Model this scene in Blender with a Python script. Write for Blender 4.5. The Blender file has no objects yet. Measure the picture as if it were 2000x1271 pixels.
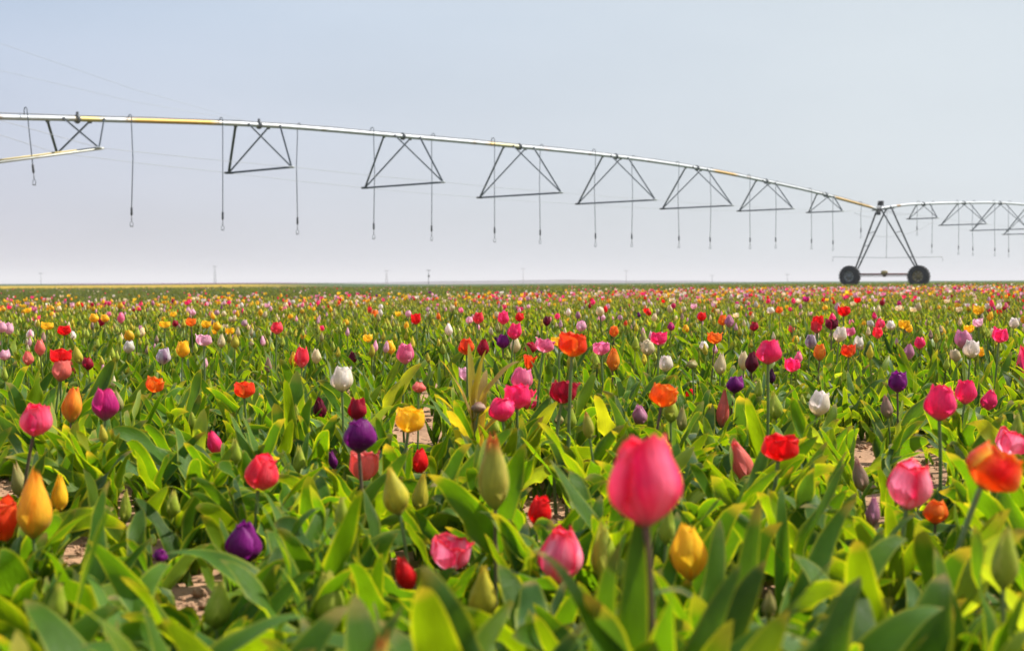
import bpy, math, random
import numpy as np
from mathutils import Vector, Matrix, Quaternion

random.seed(7)
RG = np.random.default_rng(11)
R = math.radians
scene = bpy.context.scene
COL = scene.collection

# ---------------------------------------------------------------- camera
EYE = 0.53
PITCH = math.atan(82.5 / 2500)
cam = bpy.data.cameras.new('camera')
cam.lens = 45
cam.sensor_width = 36
cam.clip_start = 0.05
cam.clip_end = 30000
cam.dof.use_dof = True
cam.dof.focus_distance = 5.0
cam.dof.aperture_fstop = 6.0
camo = bpy.data.objects.new('camera', cam)
camo.location = (0, 0, EYE)
camo.rotation_euler = (R(90) - PITCH, 0, 0)
COL.objects.link(camo)
scene.camera = camo

# ---------------------------------------------------------------- light and sky
SUN_EL, SUN_AZ = 52, 72          # degrees; azimuth measured from straight ahead towards the right
world = bpy.data.worlds.new('World')
scene.world = world
world.use_nodes = True
wn = world.node_tree
wn.nodes.clear()
wo = wn.nodes.new('ShaderNodeOutputWorld')
bg = wn.nodes.new('ShaderNodeBackground')
sky = wn.nodes.new('ShaderNodeTexSky')
sky.sky_type = 'NISHITA'
sky.sun_disc = False
sky.sun_elevation = R(SUN_EL)
sky.sun_rotation = R(SUN_AZ)
sky.air_density = 1.0
sky.dust_density = 3.0
sky.ozone_density = 1.2
SKY_STRENGTH = 0.0665
# a thin high veil of cloud evens the sky out towards a pale lilac grey
tc = wn.nodes.new('ShaderNodeTexCoord')
mp = wn.nodes.new('ShaderNodeMapping')
mp.inputs['Scale'].default_value = (1.5, 1.5, 5.0)
no = wn.nodes.new('ShaderNodeTexNoise')
no.inputs['Scale'].default_value = 1.3
no.inputs['Detail'].default_value = 5
no.inputs['Roughness'].default_value = 0.5
mr = wn.nodes.new('ShaderNodeMapRange')
mr.inputs['From Min'].default_value = 0.3
mr.inputs['From Max'].default_value = 0.7
mr.inputs['To Min'].default_value = 0.78
mr.inputs['To Max'].default_value = 1.0
sep = wn.nodes.new('ShaderNodeSeparateXYZ')
elev = wn.nodes.new('ShaderNodeMapRange')
elev.inputs['From Min'].default_value = 0.0
elev.inputs['From Max'].default_value = 0.20
side = wn.nodes.new('ShaderNodeMapRange')
side.inputs['From Min'].default_value = -0.40
side.inputs['From Max'].default_value = 0.25
veil = wn.nodes.new('ShaderNodeMix'); veil.data_type = 'RGBA'
veil.inputs[6].default_value = (6.1, 6.0, 6.7, 1)      # veil near the horizon
veil.inputs[7].default_value = (5.0, 6.0, 7.6, 1)       # veil higher up
veil2 = wn.nodes.new('ShaderNodeMix'); veil2.data_type = 'RGBA'
veil2.inputs[7].default_value = (7.1, 7.75, 8.1, 1)
ml = wn.nodes.new('ShaderNodeMath'); ml.operation = 'MULTIPLY'; ml.inputs[1].default_value = 0.85
mx = wn.nodes.new('ShaderNodeMix'); mx.data_type = 'RGBA'
L = wn.links.new
L(tc.outputs['Generated'], mp.inputs['Vector']); L(mp.outputs[0], no.inputs['Vector']); L(no.outputs['Fac'], mr.inputs['Value'])
L(tc.outputs['Generated'], sep.inputs[0]); L(sep.outputs['Z'], elev.inputs['Value']); L(sep.outputs['X'], side.inputs['Value'])
L(elev.outputs[0], veil.inputs[0]); L(side.outputs[0], ml.inputs[0])
L(ml.outputs[0], veil2.inputs[0]); L(veil.outputs[2], veil2.inputs[6])
L(mr.outputs[0], mx.inputs[0]); L(sky.outputs[0], mx.inputs[6]); L(veil2.outputs[2], mx.inputs[7])
L(mx.outputs[2], bg.inputs['Color'])
bg.inputs['Strength'].default_value = SKY_STRENGTH
L(bg.outputs[0], wo.inputs['Surface'])

sd = bpy.data.lights.new('sun', 'SUN')
sd.energy = 5.0
sd.angle = R(0.53)
sd.color = (1.0, 0.955, 0.88)
so = bpy.data.objects.new('sun', sd)
so.rotation_euler = Vector((-math.sin(R(SUN_AZ)) * math.cos(R(SUN_EL)), -math.cos(R(SUN_AZ)) * math.cos(R(SUN_EL)), -math.sin(R(SUN_EL)))).to_track_quat('-Z', 'Y').to_euler()
so.location = (0, 0, 30)
COL.objects.link(so)

scene.view_settings.view_transform = 'Standard'
scene.view_settings.look = 'None'
scene.view_settings.exposure = 0.68
scene.view_settings.gamma = 1.0
scene.cycles.max_bounces = 8
scene.cycles.transmission_bounces = 6
scene.cycles.volume_bounces = 0
scene.cycles.use_denoising = True

# ---------------------------------------------------------------- helpers
def at(px, py, Y):
    """World point at forward distance Y seen at photo pixel (px, py)."""
    u, v = (px - 1000) / 2500, (py - 635.5) / 2500
    c, s = math.cos(PITCH), math.sin(PITCH)
    d = Vector((u, -v * s + c, -v * c - s))
    return Vector((0, 0, EYE)) + d * (Y / d.y)

def proj(p):
    c, s = math.cos(PITCH), math.sin(PITCH)
    x, y, z = p[0], p[1], p[2] - EYE
    f = y * c - z * s
    up = y * s + z * c
    return 1000 + 2500 * x / f, 635.5 - 2500 * up / f

def sm(t):
    t = np.clip(t, 0, 1)
    return t * t * (3 - 2 * t)

def ground_z(x, y):
    x = np.asarray(x, float); y = np.asarray(y, float)
    z = 0.0065 * 1500 * np.tanh(x / 1500) + 0.05 * sm((y - 15) / 60)
    px = 1000 + 2500 * x / np.maximum(y, 1e-3)
    far = (y > 60)
    z = z + np.where(far, (0.25 + 0.27 * sm((760 - px) / 260)) * sm((y - 92) / 30), 0)
    hump = 0.5 * np.exp(-((y - 340) / 90) ** 2) * sm((px + 300) / 250) * sm((900 - px) / 350)
    z = z + np.where(far, hump, 0)
    z = z + np.where(y > 400, -(y - 400) * 0.0004, 0)
    return z

def gz(x, y):
    return float(ground_z(x, y))

def tag(o, label=None, cat=None, group=None, kind=None):
    if label: o['label'] = label
    if cat: o['category'] = cat
    if group: o['group'] = group
    if kind: o['kind'] = kind
    return o

def empty(name, loc, parent=None):
    o = bpy.data.objects.new(name, None)
    o.empty_display_size = 0.05
    o.location = loc
    COL.objects.link(o)
    if parent: o.parent = parent
    return o

def npmesh(name, V, F, col=None, lp=None, mat=None, smooth=True, mi=None):
    """Mesh from numpy arrays; F is (n,4) quads."""
    me = bpy.data.meshes.new(name)
    nv, nf = len(V), len(F)
    me.vertices.add(nv)
    me.vertices.foreach_set('co', np.ascontiguousarray(V, dtype=np.float32).ravel())
    me.loops.add(nf * 4)
    me.loops.foreach_set('vertex_index', np.ascontiguousarray(F, dtype=np.int32).ravel())
    me.polygons.add(nf)
    me.polygons.foreach_set('loop_start', np.arange(0, nf * 4, 4, dtype=np.int32))
    me.polygons.foreach_set('loop_total', np.full(nf, 4, dtype=np.int32))
    me.polygons.foreach_set('use_smooth', np.full(nf, smooth))
    me.update(calc_edges=True)
    if col is not None:
        a = me.attributes.new('col', 'FLOAT_COLOR', 'POINT')
        c4 = np.ones((nv, 4), np.float32); c4[:, :3] = col
        a.data.foreach_set('color', c4.ravel())
    if lp is not None:
        a = me.attributes.new('lp', 'FLOAT_VECTOR', 'POINT')
        a.data.foreach_set('vector', np.ascontiguousarray(lp, dtype=np.float32).ravel())
    for q in (mat if isinstance(mat, (list, tuple)) else [mat] if mat else []): me.materials.append(q)
    if mi is not None: me.polygons.foreach_set('material_index', np.ascontiguousarray(mi, dtype=np.int32))
    return me

def link(name, me, parent=None, loc=None, rot=None, scale=None):
    o = bpy.data.objects.new(name, me)
    COL.objects.link(o)
    if parent: o.parent = parent
    if loc is not None: o.location = loc
    if rot is not None: o.rotation_euler = rot
    if scale is not None: o.scale = scale
    return o

class MB:
    """Collects tubes, boxes and lathed shapes into one mesh."""
    def __init__(s): s.v = []; s.f = []; s.c = []; s.flat = []
    def add(s, v, f, col=None, flat=False):
        n = len(s.v); s.v += [tuple(p) for p in v]; s.f += [tuple(n + i for i in q) for q in f]
        s.c += [col or (1, 1, 1)] * len(v) if not isinstance(col, list) else col
        s.flat += [flat] * len(f)
    def tube(s, P, r, n=8, col=None, caps=True):
        P = [Vector(p) for p in P]
        rs = r if isinstance(r, (list, tuple)) else [r] * len(P)
        up = None; V = []; F = []
        for i, p in enumerate(P):
            t = (P[min(i + 1, len(P) - 1)] - P[max(i - 1, 0)]).normalized()
            if up is None:
                up = Vector((0, 0, 1)) if abs(t.z) < 0.9 else Vector((1, 0, 0))
            a = (up - t * up.dot(t)).normalized(); b = t.cross(a); up = a
            for k in range(n):
                w = 2 * math.pi * k / n
                V.append(p + (a * math.cos(w) + b * math.sin(w)) * rs[i])
        for i in range(len(P) - 1):
            for k in range(n):
                F.append((i * n + k, i * n + (k + 1) % n, (i + 1) * n + (k + 1) % n, (i + 1) * n + k))
        if caps:
            F.append(tuple(reversed(range(n)))); F.append(tuple((len(P) - 1) * n + k for k in range(n)))
        if isinstance(col, list): col = [c for c in col for _ in range(n)]
        s.add(V, F, col)
    def beam(s, a, b, w, h=None, col=None):
        """L-section angle iron from a to b."""
        a, b = Vector(a), Vector(b); h = h or w
        t = (b - a).normalized()
        u = Vector((0, 0, 1)) if abs(t.z) < 0.95 else Vector((1, 0, 0))
        x = t.cross(u).normalized(); y = x.cross(t).normalized()
        th = min(w, h) * 0.22
        prof = [(-w / 2, -h / 2), (w / 2, -h / 2), (w / 2, -h / 2 + th), (-w / 2 + th, -h / 2 + th), (-w / 2 + th, h / 2), (-w / 2, h / 2)]
        V = [p + x * q[0] + y * q[1] for p in (a, b) for q in prof]
        n = 6
        F = [(k, (k + 1) % n, n + (k + 1) % n, n + k) for k in range(n)] + [tuple(reversed(range(n))), tuple(range(n, 2 * n))]
        s.add(V, F, col, True)
    def box(s, c, d, M=None, bev=0.0, col=None):
        x, y, z = d[0] / 2, d[1] / 2, d[2] / 2
        b = bev or min(x, y, z) * 0.12
        V = []; 
        for sz, ins in ((-z, b), (-z + b, 0), (z - b, 0), (z, b)):
            X, Y = x - ins, y - ins
            V += [Vector((X, -Y + b, sz)), Vector((X, Y - b, sz)), Vector((X - b, Y, sz)), Vector((-X + b, Y, sz)), Vector((-X, Y - b, sz)), Vector((-X, -Y + b, sz)), Vector((-X + b, -Y, sz)), Vector((X - b, -Y, sz))]
        F = []
        for i in range(3):
            for k in range(8):
                F.append((i * 8 + k, i * 8 + (k + 1) % 8, (i + 1) * 8 + (k + 1) % 8, (i + 1) * 8 + k))
        F.append(tuple(reversed(range(8)))); F.append(tuple(range(24, 32)))
        c = Vector(c)
        V = [(M @ v if M else v) + c for v in V]
        s.add(V, F, col, True)
    def lathe(s, prof, c, axis, n=32, col=None):
        """prof: (radius, offset along axis) pairs, closed loop if it returns."""
        axis = Vector(axis).normalized(); u = Vector((0, 0, 1)) if abs(axis.z) < 0.9 else Vector((1, 0, 0))
        a = (u - axis * u.dot(axis)).normalized(); b = axis.cross(a); c = Vector(c)
        V = []; F = []
        for k in range(n):
            w = 2 * math.pi * k / n; d = a * math.cos(w) + b * math.sin(w)
            V += [c + d * r + axis * o for r, o in prof]
        m = len(prof)
        for k in range(n):
            for i in range(m - 1):
                k2 = (k + 1) % n
                F.append((k * m + i, k * m + i + 1, k2 * m + i + 1, k2 * m + i))
        s.add(V, F, col)
    def build(s, name, mat, parent=None, origin=None):
        me = bpy.data.meshes.new(name)
        off = Vector(origin) if origin is not None else Vector((0, 0, 0))
        me.from_pydata([Vector(v) - off for v in s.v], [], s.f)
        me.polygons.foreach_set('use_smooth', [not q for q in s.flat])
        a = me.attributes.new('col', 'FLOAT_COLOR', 'POINT')
        a.data.foreach_set('color', [x for c in s.c for x in (c[0], c[1], c[2], 1)])
        me.materials.append(mat); me.update()
        o = link(name, me, parent)
        if origin is not None: o.location = off
        return o

# ---------------------------------------------------------------- materials
def new_mat(name):
    m = bpy.data.materials.new(name); m.use_nodes = True
    nt = m.node_tree; nt.nodes.clear()
    out = nt.nodes.new('ShaderNodeOutputMaterial')
    return m, nt, out

def N(nt, t, **kw):
    n = nt.nodes.new(t)
    for k, v in kw.items():
        if k.startswith('i_'): n.inputs[k[2:].replace('_', ' ')].default_value = v
        else: setattr(n, k, v)
    return n

def organic(name, rough, trans, tcol, spec, vein_scale, vein_str, noise_amt, noise_scale, sheen=0.0):
    """Thin leaf or petal tissue: glossy skin over a body that lets light through."""
    m, nt, out = new_mat(name); K = nt.links.new
    at_ = N(nt, 'ShaderNodeAttribute', attribute_name='col')
    lp = N(nt, 'ShaderNodeAttribute', attribute_name='lp')
    geo = N(nt, 'ShaderNodeNewGeometry')
    nz = N(nt, 'ShaderNodeTexNoise'); nz.inputs['Scale'].default_value = noise_scale; nz.inputs['Detail'].default_value = 4
    K(geo.outputs['Position'], nz.inputs['Vector'])
    mr = N(nt, 'ShaderNodeMapRange'); mr.inputs['From Min'].default_value = 0.3; mr.inputs['From Max'].default_value = 0.7
    mr.inputs['To Min'].default_value = 1 - noise_amt; mr.inputs['To Max'].default_value = 1 + noise_amt
    K(nz.outputs['Fac'], mr.inputs['Value'])
    # fine lengthwise veins: stretched noise in the leaf's own coordinates
    mp = N(nt, 'ShaderNodeMapping'); mp.inputs['Scale'].default_value = (3.0, vein_scale, 1.0)
    K(lp.outputs['Vector'], mp.inputs['Vector'])
    vz = N(nt, 'ShaderNodeTexNoise'); vz.inputs['Scale'].default_value = 1.0; vz.inputs['Detail'].default_value = 3
    K(mp.outputs[0], vz.inputs['Vector'])
    vr = N(nt, 'ShaderNodeMapRange'); vr.inputs['From Min'].default_value = 0.3; vr.inputs['From Max'].default_value = 0.7
    vr.inputs['To Min'].default_value, vr.inputs['To Max'].default_value = (0.80, 1.02) if 'petal' in name else (0.86, 1.14)
    K(vz.outputs['Fac'], vr.inputs['Value'])
    mm = N(nt, 'ShaderNodeMath', operation='MULTIPLY'); K(mr.outputs[0], mm.inputs[0]); K(vr.outputs[0], mm.inputs[1])
    vm = N(nt, 'ShaderNodeVectorMath', operation='SCALE'); K(at_.outputs['Color'], vm.inputs[0]); K(mm.outputs[0], vm.inputs['Scale'])
    tm = N(nt, 'ShaderNodeVectorMath', operation='MULTIPLY'); tm.inputs[1].default_value = tcol; K(vm.outputs[0], tm.inputs[0])
    bp = N(nt, 'ShaderNodeBump'); bp.inputs['Strength'].default_value = vein_str; bp.inputs['Distance'].default_value = 0.002
    K(vz.outputs['Fac'], bp.inputs['Height'])
    pb = N(nt, 'ShaderNodeBsdfPrincipled'); pb.inputs['Roughness'].default_value = rough
    pb.inputs['Specular IOR Level'].default_value = spec
    if sheen: pb.inputs['Sheen Weight'].default_value = sheen
    K(vm.outputs[0], pb.inputs['Base Color']); K(bp.outputs[0], pb.inputs['Normal'])
    tb = N(nt, 'ShaderNodeBsdfTranslucent'); K(tm.outputs[0], tb.inputs['Color']); K(bp.outputs[0], tb.inputs['Normal'])
    mxs = N(nt, 'ShaderNodeMixShader'); mxs.inputs[0].default_value = trans
    K(pb.outputs[0], mxs.inputs[1]); K(tb.outputs[0], mxs.inputs[2]); K(mxs.outputs[0], out.inputs['Surface'])
    return m

LEAF = organic('tulip_leaf', 0.44, 0.50, (2.8, 2.35, 0.32), 0.22, 26, 0.8, 0.22, 14)
PETAL = organic('tulip_petal', 0.40, 0.44, (1.5, 1.3, 1.55), 0.22, 16, 0.9, 0.10, 40, 0.05)
STEM = organic('tulip_stem', 0.40, 0.12, (1.2, 1.2, 0.8), 0.4, 6, 0.2, 0.15, 60)

def solid(name, metallic=0.0, rough=0.5, nscale=3.0, namt=0.15, bump=0.0, spec=0.5, dirt=None, dirt_scale=2.0, dirt_cut=0.6):
    m, nt, out = new_mat(name); K = nt.links.new
    at_ = N(nt, 'ShaderNodeAttribute', attribute_name='col')
    tcn = N(nt, 'ShaderNodeTexCoord')
    nz = N(nt, 'ShaderNodeTexNoise'); nz.inputs['Scale'].default_value = nscale; nz.inputs['Detail'].default_value = 6
    K(tcn.outputs['Object'], nz.inputs['Vector'])
    mr = N(nt, 'ShaderNodeMapRange'); mr.inputs['To Min'].default_value = 1 - namt; mr.inputs['To Max'].default_value = 1 + namt
    K(nz.outputs['Fac'], mr.inputs['Value'])
    vm = N(nt, 'ShaderNodeVectorMath', operation='SCALE'); K(at_.outputs['Color'], vm.inputs[0]); K(mr.outputs[0], vm.inputs['Scale'])
    colout = vm.outputs[0]
    pb = N(nt, 'ShaderNodeBsdfPrincipled'); pb.inputs['Metallic'].default_value = metallic; pb.inputs['Roughness'].default_value = rough
    pb.inputs['Specular IOR Level'].default_value = spec
    if dirt:
        n2 = N(nt, 'ShaderNodeTexNoise'); n2.inputs['Scale'].default_value = dirt_scale; n2.inputs['Detail'].default_value = 8
        K(tcn.outputs['Object'], n2.inputs['Vector'])
        r2 = N(nt, 'ShaderNodeMapRange'); r2.inputs['From Min'].default_value = dirt_cut; r2.inputs['From Max'].default_value = dirt_cut + 0.12
        K(n2.outputs['Fac'], r2.inputs['Value'])
        mix = N(nt, 'ShaderNodeMix', data_type='RGBA'); mix.inputs[7].default_value = (*dirt, 1)
        K(r2.outputs[0], mix.inputs[0]); K(colout, mix.inputs[6]); colout = mix.outputs[2]
    K(colout, pb.inputs['Base Color'])
    if bump:
        b = N(nt, 'ShaderNodeBump'); b.inputs['Strength'].default_value = bump; b.inputs['Distance'].default_value = 0.01
        K(nz.outputs['Fac'], b.inputs['Height']); K(b.outputs[0], pb.inputs['Normal'])
    K(pb.outputs[0], out.inputs['Surface'])
    return m

GALV = solid('galvanised_steel', 0.4, 0.55, 4, 0.18, dirt=(0.24, 0.15, 0.07), dirt_scale=1.2, dirt_cut=0.60)
DARKSTEEL = solid('weathered_steel', 0.45, 0.5, 6, 0.2)
WIRE = solid('dull_wire', 0, 0.8, 5, 0.1, spec=0.15)
RUBBER = solid('black_rubber', 0, 0.72, 8, 0.25, 0.4, 0.3, dirt=(0.055, 0.05, 0.045), dirt_scale=3, dirt_cut=0.6)
PAINT = solid('worn_paint', 0.1, 0.5, 5, 0.2, dirt=(0.16, 0.11, 0.07), dirt_scale=6, dirt_cut=0.55)
PLASTIC = solid('dull_plastic', 0, 0.5, 5, 0.1)

# ---------------------------------------------------------------- ground
def ground():
    az = np.radians(np.arange(0, 360, 0.75))
    rad = np.concatenate([np.arange(0.3, 8, 0.09), np.geomspace(8, 7000, 150)])
    A, Rr = np.meshgrid(az, rad)
    X, Y = Rr * np.sin(A), Rr * np.cos(A)
    Z = ground_z(X, Y)
    # clods and furrows close to the camera
    rr = np.random.default_rng(3)
    near = sm((9 - Rr) / 3)
    n = np.zeros_like(X)
    for k in range(26):
        f = 3 + 40 * rr.random(); a = rr.random() * 6.28
        n += np.sin(f * (X * math.cos(a) + Y * math.sin(a)) + rr.random() * 6) / (2 + f * 0.25)
    Z = Z + near * n * 0.006
    Z = Z - 0.0
    nr, na = X.shape
    V = np.stack([X.ravel(), Y.ravel(), Z.ravel()], 1)
    V = np.vstack([V, [[0, 0, 0]]])
    i = np.arange(nr - 1)[:, None] * na; j = np.arange(na)[None]; j2 = (j + 1) % na
    F = np.stack([(i + j).ravel(), (i + j2).ravel(), (i + na + j2).ravel(), (i + na + j).ravel()], 1)[:, ::-1]
    # land use colours by position on the plain
    px = 1000 + 2500 * X / np.maximum(Y, 1e-3)
    soil = np.array([0.34, 0.20, 0.12]); green = np.array([0.055, 0.085, 0.032])
    yellow = np.array([0.34, 0.23, 0.03]); purple = np.array([0.17, 0.045, 0.10]); brown = np.array([0.30, 0.20, 0.15]); rose = np.array([0.50, 0.17, 0.12])
    C = np.zeros(X.shape + (3,)) + soil
    def mix(w, c):
        nonlocal C
        w = w[..., None]; C = C * (1 - w) + c * w
    mix(sm((Rr - 25) / 20), green)
    fw = (Y > 0)
    mix(np.where(fw & (px < 900), sm((Y - 98) / 6) * sm((190 - Y) / 30) * sm((680 - px) / 250), 0), yellow)
    mix(np.where(fw, sm((Y - 262) / 10) * sm((450 - Y) / 20) * sm((px - 60) / 120) * sm((640 - px) / 80), 0), purple)
    mix(np.where(fw & (px > 560) & (px < 1350), sm((Y - 420) / 60), 0), brown)
    mix(np.where(fw & (px > 840) & (px < 900), sm((Y - 500) / 60) * sm((900 - Y) / 60), 0), rose)
    c = np.vstack([C.reshape(-1, 3), [soil]])
    m, nt, out = new_mat('ground'); K = nt.links.new
    at_ = N(nt, 'ShaderNodeAttribute', attribute_name='col')
    geo = N(nt, 'ShaderNodeNewGeometry')
    n1 = N(nt, 'ShaderNodeTexNoise'); n1.inputs['Scale'].default_value = 2.5; n1.inputs['Detail'].default_value = 12; n1.inputs['Roughness'].default_value = 0.7
    K(geo.outputs['Position'], n1.inputs['Vector'])
    vo = N(nt, 'ShaderNodeTexVoronoi'); vo.inputs['Scale'].default_value = 28
    K(geo.outputs['Position'], vo.inputs['Vector'])
    n2 = N(nt, 'ShaderNodeTexNoise'); n2.inputs['Scale'].default_value = 45; n2.inputs['Detail'].default_value = 8
    K(geo.outputs['Position'], n2.inputs['Vector'])
    r1 = N(nt, 'ShaderNodeMapRange'); r1.inputs['From Min'].default_value = 0.25; r1.inputs['From Max'].default_value = 0.75; r1.inputs['To Min'].default_value = 0.55; r1.inputs['To Max'].default_value = 1.4
    K(n1.outputs['Fac'], r1.inputs['Value'])
    vm = N(nt, 'ShaderNodeVectorMath', operation='SCALE'); K(at_.outputs['Color'], vm.inputs[0]); K(r1.outputs[0], vm.inputs['Scale'])
    ad = N(nt, 'ShaderNodeMath', operation='MULTIPLY_ADD'); ad.inputs[1].default_value = -0.6; K(vo.outputs['Distance'], ad.inputs[0]); K(n2.outputs['Fac'], ad.inputs[2])
    bp = N(nt, 'ShaderNodeBump'); bp.inputs['Strength'].default_value = 0.8; bp.inputs['Distance'].default_value = 0.012
    K(ad.outputs[0], bp.inputs['Height'])
    pb = N(nt, 'ShaderNodeBsdfPrincipled'); pb.inputs['Roughness'].default_value = 0.95; pb.inputs['Specular IOR Level'].default_value = 0.1
    K(vm.outputs[0], pb.inputs['Base Color']); K(bp.outputs[0], pb.inputs['Normal']); K(pb.outputs[0], out.inputs['Surface'])
    o = link('ground', npmesh('ground', V, F, c, None, m))
    o['kind'] = 'structure'
    # distant low hills
    hm = solid('far_hill_earth', 0, 0.95, 0.01, 0.3, spec=0.1)
    prof = [(-700, 554), (300, 553.5), (560, 553.2), (700, 551.5), (850, 549.6), (1000, 547.2), (1100, 546.5), (1250, 547.5), (1400, 549), (1520, 549.8), (1650, 549), (2000, 548.2), (2700, 548)]
    xs = np.linspace(-700, 2700, 240)
    top = np.interp(xs, [p[0] for p in prof], [p[1] for p in prof]) + 0.35 * np.sin(xs / 37) + 0.2 * np.sin(xs / 13 + 1)
    rows = [(1250, 0.0), (1450, 0.6), (1650, 0.93), (1800, 1.0), (2100, 0.8), (2600, 0.0)]
    V = []
    for Yd, k in rows:
        for x, t in zip(xs, top):
            wx = (x - 1000) / 2500 * Yd
            crest = EYE + (553 - t) / 2500 * 1800
            base = -9.0
            V.append((wx, Yd, base + (crest - base) * k))
    V = np.array(V); n = len(xs)
    i = np.arange(len(rows) - 1)[:, None] * n; j = np.arange(n - 1)[None]
    F = np.stack([(i + j).ravel(), (i + j + 1).ravel(), (i + n + j + 1).ravel(), (i + n + j).ravel()], 1)
    cc = np.where((V[:, :1] / V[:, 1:2]) > 0.2, [[0.06, 0.09, 0.04]], [[0.10, 0.085, 0.09]])
    o = link('hills', npmesh('hills', V, F, cc, None, hm)); o['kind'] = 'structure'
ground()

# ---------------------------------------------------------------- irrigation machine
S, N0, KK, XV = 5.17, 7.6, 23072.0, 3191.0
def n_of(px): return KK / (XV - px) - N0
AX = Vector((0.659, 0.752, 0)).normalized(); PE = Vector((AX.y, -AX.x, 0))    # along the pipe; across it towards the camera
PN = [-1.6, -0.37, 0, 1, 2, 3, 4, 5, 6, 7, 8, 9, 10, 11, 12, 13, 14]
PY = [4.30, 4.82, 5.01, 5.46, 5.66, 5.81, 5.90, 5.83, 5.57, 5.19, 4.65, 5.28, 5.68, 6.0, 6.12, 6.1, 6.0]
def plan(n):
    px = XV - KK / (n + N0); d = S * (n + N0)
    return Vector(((px - 1000) / 2500 * d, d, 0))
def pipe_h(n):
    i = max(1, min(len(PN) - 3, next((k for k in range(len(PN) - 1) if n < PN[k + 1]), len(PN) - 2)))
    if PN[i] <= n and PN[i] == 8 or (n < 8 and i + 1 < len(PN) and PN[i + 1] == 8) :
        # straight kink at the tower
        if n < 8: return 5.19 + (4.65 - 5.19) * (n - 7)
        if n < 9: return 4.65 + 0.63 * (1 - (1 - (n - 8)) ** 1.35)
    x0, x1, x2, x3 = PN[i - 1], PN[i], PN[i + 1], PN[i + 2]
    y0, y1, y2, y3 = PY[i - 1], PY[i], PY[i + 1], PY[i + 2]
    t = (n - x1) / (x2 - x1)
    m1 = (y2 - y0) / (x2 - x0) * (x2 - x1); m2 = (y3 - y1) / (x3 - x1) * (x2 - x1)
    t2, t3 = t * t, t * t * t
    return (2 * t3 - 3 * t2 + 1) * y1 + (t3 - 2 * t2 + t) * m1 + (-2 * t3 + 3 * t2) * y2 + (t3 - t2) * m2
def pp(n, dz=0.0, lat=0.0):
    p = plan(n); p.z = EYE + pipe_h(n) + dz
    return p + PE * lat

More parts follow.
